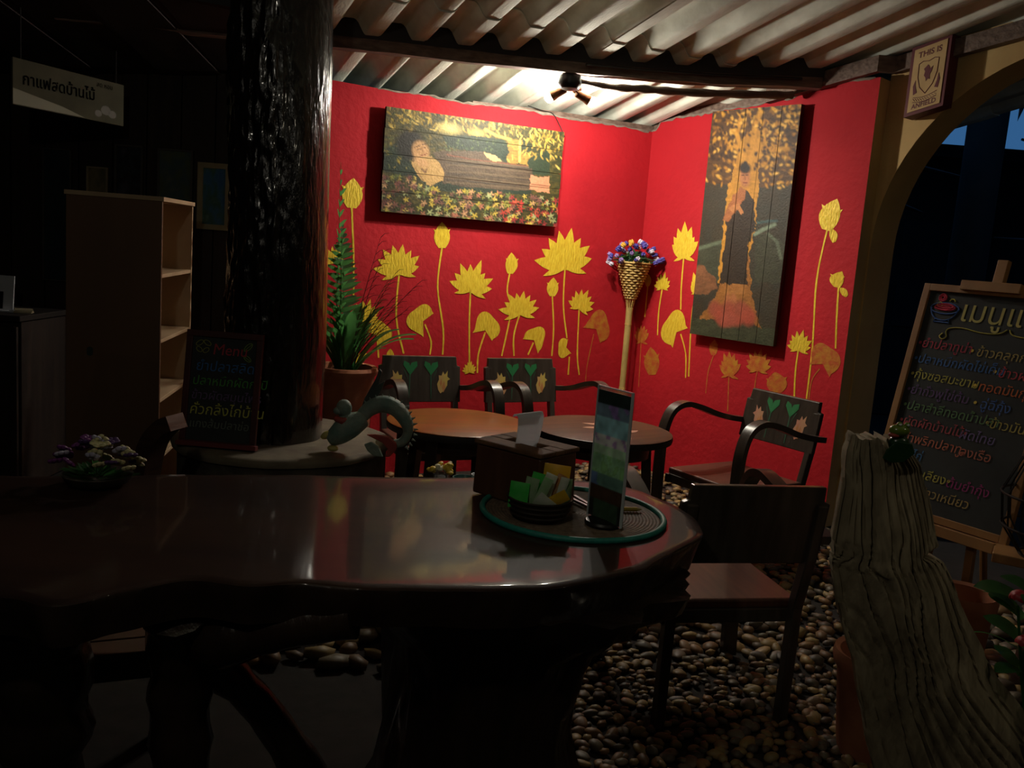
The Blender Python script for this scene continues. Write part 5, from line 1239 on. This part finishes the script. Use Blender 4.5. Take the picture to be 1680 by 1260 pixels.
picture('faded_wall_poster', 'long faded dark poster at the far left of the rear wall', -2.76, -2.60, 1.08, 1.83, flat('grey_frame', (0.06, 0.055, 0.05)), 0.006, [(26, 40, 46), (36, 52, 56), (24, 34, 40)], 15)
# hanging sign
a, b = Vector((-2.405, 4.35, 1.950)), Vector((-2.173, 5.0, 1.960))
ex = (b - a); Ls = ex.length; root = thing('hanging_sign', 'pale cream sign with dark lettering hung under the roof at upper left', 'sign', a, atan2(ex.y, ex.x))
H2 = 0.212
part('board', MB().box((Ls / 2, 0, H2 / 2), (Ls, 0.012, H2)), mat('shaded_sign_cream', (0.085, 0.08, 0.055), (0.065, 0.062, 0.043), scale=5, rough=0.9, spec=0.03), root, bevel=0.002)  # cream darkened in its colour to stand for the missing light
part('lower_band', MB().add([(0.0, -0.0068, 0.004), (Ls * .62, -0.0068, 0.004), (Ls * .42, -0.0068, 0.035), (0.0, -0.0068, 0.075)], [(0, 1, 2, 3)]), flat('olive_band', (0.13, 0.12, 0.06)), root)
dk = flat('sign_lettering', (0.003, 0.003, 0.003), 0.95, spec=0.02)
writing('กาแฟสดบ้านไม้', 0.074, dk, root, (0.05, -0.0065, 0.100), EX, EZ, 'lettering', bold=0.001)
writing('สด หอม', 0.034, dk, root, (0.50, -0.0065, 0.172), EX, EZ, 'lettering')
mb = MB()
for cx_, cz_, r_ in ((0.565, 0.062, 0.034), (0.515, 0.040, 0.024), (0.61, 0.048, 0.028)): mb.add([(cx_ + r_ * cos(k * pi / 6), -0.0066, cz_ + r_ * .7 * sin(k * pi / 6)) for k in range(12)], [tuple(range(12))])
part('cup_drawing', mb, flat('sign_drawing', (0.07, 0.06, 0.04)), root)
for x in (0.05, Ls - 0.05): part('cord', MB().tube([(x, 0, H2), (x, 0, 0.62 if x < 0.3 else 0.50)], 0.0025, 5), M['cable'], root)
# counter with a white card holder
root = thing('dark_counter', 'low dark wooden counter against the rear wall at the far left', 'counter', (-3.05, 4.95, 0))
part('top', MB().box((0, 0, 0.915), (1.0, 0.55, 0.03)), M['blackbeam'], root, bevel=0.004)
for x in (-0.24, 0.24): part('door', MB().box((x, -0.245, 0.45), (0.46, 0.02, 0.84)), M['plankwall'], root, bevel=0.003)
part('body', MB().box((0, 0.01, 0.45), (0.97, 0.49, 0.9)), M['plankwall'], root)
root = thing('white_card_holder', 'white upright card with a dark slot standing on the dark counter', 'card', (-2.735, 4.86, 0.931))
part('card', MB().box((0, 0, 0.095), (0.105, 0.006, 0.19), rotm(radians(-6))), M['white'], root)
part('foot', MB().box((0.02, -0.012, 0.004), (0.13, 0.06, 0.008)), M['white'], root)
part('slot', MB().box((-0.008, -0.0135, 0.06), (0.018, 0.003, 0.09), rotm(radians(-6))), M['blackplastic'], root)
root = thing('white_napkin_stack', 'small stack of white napkins beside the card on the dark counter', 'napkins', (-2.62, 4.84, 0.931), 0.3)
for k in range(3): part('sheet', MB().box((0, 0, 0.004 + 0.007 * k), (0.085, 0.07, 0.006), rotm(0, 0, 0.1 * k)), M['cream'], root)
# flower arrangement on the far edge of the slab
root = thing('low_flower_bowl', 'low bowl of cream and purple flowers on the slab table before the bookcase', 'flowers', (-1.10, 2.40, TZ))
part('bowl', MB().lathe([(0.05, 0), (0.08, 0.012), (0.09, 0.032), (0.084, 0.032), (0.0, 0.014)], 28, cap=False), M['bowl'], root, 50)
rg = random.Random(21); pur = flat('dull_purple', (0.14, 0.03, 0.16)); cr_ = flat('cream_petal', (0.50, 0.46, 0.24)); lv = flat('pale_lilac', (0.40, 0.38, 0.50)); vi2 = flat('dark_violet', (0.07, 0.03, 0.12))
for k in range(34):
    a = rg.uniform(0, 2 * pi); q = 0.125 * sqrt(rg.random()); c = Vector((q * cos(a) * 1.0, q * sin(a) * 0.5, 0.045 + 0.075 * (1 - (q / 0.13) ** 2) + rg.uniform(0, .015)))
    m = (pur if c.x < -0.02 else cr_) if k % 3 else (lv if k % 2 else vi2); mb = MB(); qm = rotm(rg.uniform(-.8, .2), rg.uniform(-.6, .6), 0)
    for j in range(5):
        b = 2 * pi * j / 5; mb.ball(c + qm @ Vector((0.011 * cos(b), 0.011 * sin(b), 0)), (0.010, 0.010, 0.006), 6, 4, qm)
    part('flower', mb, m, root, 60)
st = MB()
for k in range(60):
    a = rg.uniform(0, 2 * pi); q = 0.13 * sqrt(rg.random()); e_ = Vector((q * cos(a), q * sin(a) * .5, 0.03 + 0.05 * (1 - q / .13))); s0 = e_ * .3 + Vector((0, 0, 0.01)); sd = Vector((-sin(a), cos(a), 0)) * 0.014
    st.add([s0, (s0 + e_) / 2 + sd, e_, (s0 + e_) / 2 - sd], [(0, 1, 2, 3)])
part('greenery', st, M['leaf'], root)
# curved post
sp = smoothpath([(-1.30, 3.22, 0.0), (-1.305, 3.2, 0.3), (-1.295, 3.2, 0.55), (-1.268, 3.2, 0.68), (-1.222, 3.2, 0.745), (-1.185, 3.2, 0.765)], 6)
tag(part('bent_wood_stand', MB().ribbon(sp, (0.25, 1, 0), 0.10, 0.055), M['darkwood'], None, 50), 'curved dark bentwood arm rising beside the bookcase behind the slab table', 'stand')
# plank stool under the slab
root = thing('plank_stool', 'low brown plank stool half hidden under the left end of the slab table', 'stool', (-1.02, 2.30, 0), radians(24))
for k in range(4): part('plank', MB().box((0, -0.135 + 0.09 * k, 0.385), (0.36, 0.083, 0.022)), M['ply'], root, bevel=0.003)
for sx in (-1, 1):
    for sy in (-1, 1): part('leg', MB().box((sx * 0.15, sy * 0.14, 0.187), (0.04, 0.04, 0.374)), M['darkwood'], root)
    part('rail', MB().box((0, sx * 0.14, 0.335), (0.26, 0.02, 0.05)), M['darkwood'], root)

# ------------------------------------------------------------------ big chalkboard on an easel
EB = Vector((1.757, 4.0, 1.447)); eh = Vector((0.545, -0.839, 0)); en = Vector((-0.839, -0.545, 0)); la = radians(12)
ed = Vector((0, 0, -1)) * cos(la) + en * sin(la)          # down the board
eu = -ed; ef = eh.cross(eu); 
if ef.dot(en) < 0: ef = -ef
BWd, BHt = 0.62, 0.98
origin = EB + ed * BHt
root = thing('easel_chalkboard', 'large pine framed chalkboard menu on an easel in front of the arch', 'chalkboard', (origin.x, origin.y, 0))
def PE(x, z, d=0.0): return origin + eh * x + eu * z + ef * d - root.location
part('board', MB().prism(rect(0.01, 0.01, BWd - .01, BHt - .01), PE, -0.010, 0.0), M['chalkboard'], root)
for r_ in (rect(0, 0, 0.030, BHt), rect(BWd - 0.030, 0, BWd, BHt), rect(0.03, BHt - 0.030, BWd - 0.03, BHt), rect(0.03, 0, BWd - 0.03, 0.03)):
    part('frame_rail', MB().prism(r_, PE, -0.014, 0.012), M['pine'], root, bevel=0.002)
mx_ = BWd / 2 - 0.012
part('mast', MB().prism(rect(mx_ - 0.022, -0.45, mx_ + 0.022, BHt + 0.125), PE, -0.045, -0.016), M['pine'], root, bevel=0.002)
part('top_clamp', MB().prism(rect(mx_ - 0.125, BHt - 0.018, mx_ + 0.125, BHt + 0.022), PE, -0.018, 0.030), M['pine'], root, bevel=0.002)
part('ledge', MB().prism(rect(0.02, -0.045, BWd - 0.02, -0.003), PE, -0.014, 0.055), M['pine'], root, bevel=0.002)
for sx in (-0.23, 0.23): part('leg', MB().prism([(mx_ + sx * .75 - .016, -0.01), (mx_ + sx * .75 + .016, -0.01), (mx_ + sx + .016, -0.475), (mx_ + sx - .016, -0.475)], PE, -0.042, -0.016), M['pine'], root, bevel=0.002)
part('rear_leg', MB().tube([PE(mx_, 0.75, -0.05), Vector((0.12 + eh.x * mx_ - en.x * 0.30, eh.y * mx_ - en.y * 0.30, 0.012))], 0.016, 8), M['pine'], root)
def chalk_line(txt, x, z, s, c, sh=0.12): writing(txt, s, chalk(c), root, PE(x, z, 0.0005), eh, eu, shear=sh)
chalk_line('เมนูแนะนำ', 0.185, 0.835, 0.128, (190, 180, 110), 0.05)
LINES = [[('•ยำปลาทูน่า', 0.035, (176, 56, 76)), ('•', 0.27, (220, 190, 80)), ('ข้าวคลุกกะปิ', 0.30, (170, 150, 90))],
 [('•ปลาหมึกผัดไข่เค็ม', 0.035, (60, 104, 168)), ('•', 0.385, (220, 190, 80)), ('ข้าวผัดกุ้ง', 0.41, (190, 70, 80))],
 [('•กุ้งซอสมะขาม', 0.038, (180, 172, 80)), ('•', 0.32, (220, 190, 80)), ('ทอดมันกุ้ง', 0.345, (200, 104, 60))],
 [('•ยำถั่วพูไข่ต้ม', 0.040, (104, 78, 128)), ('•', 0.34, (220, 190, 80)), ('ฉู่ฉี่กุ้ง', 0.37, (70, 104, 172))],
 [('•ปลาสำลีทอดน้ำปลา', 0.042, (96, 132, 88)), ('•ข้าวมันบ้าน', 0.41, (176, 160, 84))],
 [('•ผัดผักบ้านไม้•', 0.044, (168, 70, 78)), ('ผัดไทย', 0.32, (116, 100, 150))],
 [('•น้ำพริกปลาทู,', 0.060, (196, 110, 84)), ('ลงเรือ', 0.34, (190, 110, 90))],
 [('•คั่วไก่', 0.065, (60, 110, 160)), ('', 0.3, (200, 120, 60))],
 [('•แกงเลียง•', 0.10, (186, 176, 80)), ('ต้มยำกุ้ง', 0.32, (160, 50, 120))],
 [('•ข้าวเหนียว', 0.20, (176, 150, 90))]]
for r_, row in enumerate(LINES):
    for txt, x, c in row:
        if txt: chalk_line(txt, x, 0.705 - 0.068 * r_ - 0.02 * (x - 0.03), 0.054, c)
sw = MB()
pth = [(0.135, 0.775), (0.125, 0.760), (0.140, 0.750), (0.155, 0.762), (0.148, 0.785), (0.165, 0.800), (0.22, 0.805), (0.30, 0.795), (0.37, 0.800), (0.40, 0.820)]
sw.tube([PE(x, z, 0.002) for x, z, _ in smoothpath([(a_, b_, 0) for a_, b_ in pth], 4)], 0.0025, 4)
sw.tube([PE(x, z, 0.002) for x, z, _ in smoothpath([(0.41, 0.82, 0), (0.43, 0.80, 0), (0.50, 0.795, 0), (0.57, 0.80, 0)], 4)], 0.0025, 4)
part('chalk_flourish', sw, chalk((190, 180, 90)), root)
def estroke(pl, c, r=0.0028, nm='chalk_drawing'):
    mb = MB()
    for pts in pl: mb.tube([PE(x, z, 0.002) for x, z in pts], r, 4)
    part(nm, mb, chalk(c), root)
estroke([oval(0.115, 0.880, 0.065, 0.024), oval(0.115, 0.880, 0.060, 0.052, 0, 12, pi, 2 * pi), [(0.085, 0.832), (0.08, 0.820), (0.15, 0.820), (0.145, 0.832)]], (70, 104, 170))
estroke([oval(0.115, 0.884, 0.046, 0.012), oval(0.118, 0.890, 0.036, 0.010), oval(0.112, 0.880, 0.03, 0.008), oval(0.095, 0.925, 0.016, 0.015), oval(0.095, 0.925, 0.009, 0.008)], (190, 60, 84), 0.004)
estroke([oval(0.090, 0.895, 0.012, 0.009), oval(0.142, 0.912, 0.012, 0.010, 0, 8, 0, pi)], (190, 180, 80))

# ------------------------------------------------------------------ driftwood
def drift():
    rows = [(0.873, 1.058, 0.985, 1.072), (0.869, 1.018, 1.024, 1.041), (0.870, 0.962, 1.071, 0.990), (0.872, 0.873, 1.108, 0.906), (0.878, 0.775, 1.146, 0.813), (0.885, 0.734, 1.160, 0.773), (0.889, 0.713, 1.168, 0.749), (0.893, 0.685, 1.179, 0.726), (0.920, 0.595, 1.230, 0.640), (0.950, 0.513, 1.281, 0.561), (0.985, 0.430, 1.336, 0.482), (1.011, 0.345, 1.393, 0.402), (1.039, 0.260, 1.469, 0.323), (1.079, 0.157, 1.565, 0.227), (1.12, 0.035, 1.69, 0.08), (1.14, -0.02, 1.74, -0.02)]
    mb = MB(); nu, sub = 84, 14; grid = []
    def rw(f):
        i = min(len(rows) - 2, int(f)); t = f - i
        return [rows[i][k] * (1 - t) + rows[i + 1][k] * t for k in range(4)]
    nrow = (len(rows) - 1) * sub
    def crack(u, v):
        w = u * 13 + 1.9 * noise.noise(Vector((u * 2.4, v * 3, 0))) + 0.5 * v
        g = abs((w + 0.6 * noise.noise(Vector((u * 9, v * 2.0, 4)))) % 1.0 - 0.5) * 2
        dep_ = 0.5 + 0.8 * noise.noise(Vector((math.floor(w) * 3.1, v * 2.4, 7)))
        return max(0, 1 - g * (3.2 + 2.5 * noise.noise(Vector((math.floor(w) * 1.7, 3, v * 2))))) * max(0.0, dep_)
    for j in range(nrow + 1):
        f = j / sub; xl, zl, xr, zr = rw(min(f, len(rows) - 1.0001)); v = j / nrow
        for i in range(nu + 1):
            u = i / nu; x = xl * (1 - u) + xr * u; z = zl * (1 - u) + zr * u
            y = 2.30 + 0.10 * v - 0.075 * sin(pi * u) - 0.02 * v * sin(pi * u)
            y += 0.034 * crack(u, v) + 0.030 * noise.noise(Vector((u * 2.6, v * 3.2, 2))) + 0.010 * abs(noise.noise(Vector((u * 11, v * 2.6, 6)))) + 0.005 * noise.noise(Vector((u * 40, v * 9, 5)))
            x += 0.010 * noise.noise(Vector((u * 2, v * 9, 9))) - 0.055 * math.exp(-((z - 0.752) / 0.011) ** 2) * max(0, (u - 0.72) / 0.28) ** 1.2
            top = max(0, 1 - v / 0.24)
            cl = math.exp(-((u - 0.80 + 0.25 * (v / .24)) / 0.13) ** 2) * top
            y += 0.07 * cl; z -= 0.06 * cl * max(0, 1 - v / 0.10)
            z += 0.022 * noise.noise(Vector((u * 9, 0, 3))) * max(0, 1 - v / 0.08)
            grid.append((x, y, z)); 
    n1 = len(grid); w = nu + 1; mb.v = grid[:]
    for j in range(nrow + 1):
        for i in range(nu + 1):
            x, y, z = grid[j * w + i]; u = i / nu; v = j / nrow; mb.v.append((x + .004 * (0.5 - u), y + 0.028 + (0.055 + 0.05 * v) * sin(pi * u) ** 0.6, z))
    for j in range(nrow):
        for i in range(nu):
            a = j * w + i; mb.f.append((a, a + w, a + w + 1, a + 1)); b = a + n1; mb.f.append((b, b + 1, b + w + 1, b + w))
    for j in range(nrow):
        for i in (0, nu): a = j * w + i; mb.f.append((a, a + n1, a + n1 + w, a + w) if i == 0 else (a, a + w, a + n1 + w, a + n1))
    for i in range(nu):
        mb.f.append((i, i + 1, i + 1 + n1, i + n1)); a = nrow * w + i; mb.f.append((a, a + n1, a + n1 + 1, a + 1))
    m = mat('weathered_driftwood', (0.40, 0.33, 0.21), (0.23, 0.185, 0.115), scale=7, stretch=(3.5, 1, 1.0), rough=0.85, bump=0.5, bscale=22)
    return part('driftwood_slab', mb, m, None, 75)
tag(drift(), 'tall grey furrowed driftwood standing in the right foreground', 'driftwood')
# small ornament in the cleft
root = thing('green_frog_ornament', 'small glossy green ornament with pale eyes in the cleft of the driftwood', 'ornament', (0.975, 2.25, 1.040))
gl = flat('glossy_lime', (0.13, 0.20, 0.02), 0.25, coat=0.6); gd = flat('glossy_dark_green', (0.012, 0.05, 0.014), 0.3, coat=0.4)
part('leaf', MB().prism([(-0.042, -0.012), (-0.020, -0.022), (0.010, -0.018), (0.036, 0.006), (0.026, 0.030), (-0.012, 0.034), (-0.034, 0.012)], lambda x, z, d: Vector((x, d - 0.020, z - 0.008)), 0.0, 0.006), gd, root, bevel=0.002)
part('body', MB().ball((0.0, 0.0, 0.020), (0.026, 0.020, 0.020), 14, 8), gd, root, 60)
part('head', MB().ball((-0.006, -0.008, 0.052), (0.026, 0.020, 0.016), 14, 8).ball((-0.010, -0.014, 0.066), 0.008, 10, 6).ball((0.010, -0.012, 0.066), 0.008, 10, 6), gl, root, 60)
part('eye', MB().ball((-0.010, -0.021, 0.068), 0.003, 8, 5), M['white'], root); part('eye', MB().ball((0.010, -0.019, 0.068), 0.003, 8, 5), M['white'], root)
part('red_patch', MB().ball((-0.018, -0.012, 0.040), (0.016, 0.012, 0.007), 10, 6), M['finred'], root, 60)
# pots and plants round the driftwood
def pot(name, label, loc, r, h, m, tilt=0):
    root = thing(name, label, 'pot', loc)
    part('pot', MB().lathe([(r * .66, 0), (r * .72, h * .1), (r * .9, h * .8), (r, h * .86), (r * 1.04, h * .94), (r, h), (r * .88, h * .98), (r * .8, h * .75), (0, h * .7)], 36, cap=False), m, root, 40)
    part('soil', MB().lathe([(r * .82, h * .8), (0, h * .83)], 20, cap=False), M['soil'], root)
    return root
pot('terracotta_pot', 'terracotta pot whose rim shows left of the driftwood foot', (1.185, 2.66, 0.0), 0.13, 0.33, M['terracotta'])
pot('orange_clay_pot', 'orange clay pot behind the right edge of the driftwood', (1.60, 3.02, 0.0), 0.11, 0.42, M['terracotta'])
root = thing('red_flower_plant', 'leafy plant with red flowers at the right edge of the photo beside the driftwood', 'plant', (1.53, 2.42, 0))
part('pot', MB().lathe([(0.09, 0), (0.12, 0.2), (0.125, 0.24), (0.11, 0.24), (0.0, 0.2)], 28, cap=False), M['stone'], root, 50)
rdm = flat('dark_red_petal', (0.34, 0.012, 0.022), 0.5); stm = MB(); rg = random.Random(31)
for (x, y, z, s_) in ((-0.105, -0.02, 0.625, 1), (-0.075, -0.03, 0.500, 1.1), (0.02, 0.03, 0.66, 1), (0.06, -0.05, 0.55, 1), (-0.02, 0.06, 0.72, .9)):
    stm.tube([(0, 0, 0.2), (x * .5, y * .5, z * .6), (x, y, z - 0.02)], 0.004, 5); mb = MB()
    for j in range(14):
        qm = rotm(rg.uniform(-1.2, 1.2), rg.uniform(-1.2, 1.2), 0); mb.ball(Vector((x, y, z)) + qm @ Vector((0, 0, 0.018)), (0.015 * s_, 0.015 * s_, 0.007), 7, 4, qm)
    part('flower', mb, rdm, root, 60)
part('stem', stm, M['leaf'], root)
for k in range(22):
    a = rg.uniform(0, 2 * pi); z = rg.uniform(0.36, 0.62); l_ = rg.uniform(0.08, 0.13); r0_ = rg.uniform(0.02, 0.08)
    o = link('leaf', lme, root); o.location = (r0_ * cos(a), r0_ * sin(a), z); o.rotation_euler = (rg.uniform(-.4, .4), rg.uniform(-.1, .5), a); o.scale = (l_ / .3, l_ / .3 * 3.2, l_ / .3)
root = thing('cream_pot', 'pale clay pot behind the red flowers at the right edge', 'pot', (1.99, 3.0, 0)); part('pot', MB().lathe([(0.10, 0), (0.14, .25), (0.15, .5), (0.11, .60), (0.12, .63), (0.10, .62), (0, .55)], 32, cap=False), M['stone'], root, 50)
# dark ribbed basket chair edge at right
root = thing('wire_basket', 'tall dark ribbed wire basket at the right edge in front of the chalkboard', 'basket', (2.02, 3.22, 0))
for k in range(18):
    a = 2 * pi * k / 18
    part('rib', MB().tube([(0.12 * cos(a), 0.12 * sin(a), 0.50), (0.19 * cos(a), 0.19 * sin(a), 0.60), (0.205 * cos(a), 0.205 * sin(a), 0.72), (0.15 * cos(a), 0.15 * sin(a), 0.86), (0.02 * cos(a), 0.02 * sin(a), 0.93)], 0.0035, 5), M['cable'], root, 60)
for z, r_ in ((0.50, 0.12), (0.60, 0.19), (0.72, 0.205), (0.86, 0.15)): part('hoop', MB().tube([(r_ * cos(2 * pi * k / 36), r_ * sin(2 * pi * k / 36), z) for k in range(37)], 0.005, 6, False), M['cable'], root, 60)
part('base_board', MB().box((0, 0, 0.475), (0.40, 0.16, 0.035), rotm(0, 0, radians(-30))), M['pine'], root, bevel=0.004)
part('post', MB().tube([(0, 0, 0.0), (0, 0, 0.46)], [0.09, 0.03], 14), M['darkwood'], root, 50)

# ------------------------------------------------------------------ outside, beyond the arch
def outpost(label, x, y, r, h, m=None): tag(part('garden_post', MB().lathe([(r, 0), (r * .97, h * .5), (r, h)], 14, (x, y, 0)), m or M['concrete'], None, 50), label, 'post')
outpost('wide dim grey post seen through the arch above the easel', 3.36, 7.0, 0.14, 4.2)
outpost('slim dim post seen through the arch at its left jamb', 2.66, 6.9, 0.06, 2.15, M['blackbeam'])
root = thing('neighbour_house', 'dark neighbouring house with a flat roof line beyond the arch', 'house', (6.0, 11.2, 0))
part('wall', MB().box((0, 0, 1.3), (11, 3.0, 2.6)), M['dark'], root)
part('roof', MB().box((0, 0, 2.74), (11.6, 3.6, 0.12)).box((0, 0.4, 2.85), (10.5, 2.2, 0.12)), M['blackbeam'], root)
for k in range(4):
    w = part('window', MB().box((-3.6 + 2.0 * k, -1.51, 1.5), (0.9, 0.04, 1.1)), M['concrete'], root)
def tree(label, x, y, h, cr_r, cz, n, seed, squash=0.8):
    root = thing('night_tree', label, 'tree', (x, y, 0)); rg = random.Random(seed)
    part('trunk', MB().tube([(0, 0, 0), (0.08, 0, h * .35), (-0.05, 0.05, h * .7), (0, 0, h)], [0.16, 0.13, 0.10, 0.04], 10), M['blackbeam'], root, 60)
    br = MB()
    for k in range(14):
        a = rg.uniform(0, 2 * pi); z = rg.uniform(h * .45, h * .95); q = rg.uniform(.5, .95) * cr_r; e_ = Vector((q * cos(a), q * sin(a), z + rg.uniform(-.2, .8)))
        br.tube([(0, 0, z), e_ * .5 + Vector((0, 0, z * .5 + .1)), e_], [0.05, 0.03, 0.01], 6)
    part('branch', br, M['blackbeam'], root, 60)
    lv_ = MB()
    for k in range(n):
        d = Vector((rg.gauss(0, 1), rg.gauss(0, 1), rg.gauss(0, 1))).normalized() * cr_r * rg.random() ** 0.35; c = Vector((d.x, d.y, cz + d.z * squash))
        q = rotm(rg.uniform(-2, 2), rg.uniform(-2, 2), rg.uniform(0, 6)); s_ = rg.uniform(0.10, 0.22)
        lv_.add([c + q @ Vector(p) * s_ for p in ((-1, 0, 0), (-.2, -.45, .05), (1, 0, 0), (-.2, .45, .05))], [(0, 1, 2, 3)])
    part('foliage', lv_, M['night_leaf'], root)
tree('large dark tree beyond the arch to the right of the wide grey post', 4.95, 7.7, 3.5, 1.5, 3.98, 3800, 3)
tree('dark tree beyond the arch to the left of the wide grey post', 2.85, 8.1, 3.6, 1.25, 3.90, 2800, 6)
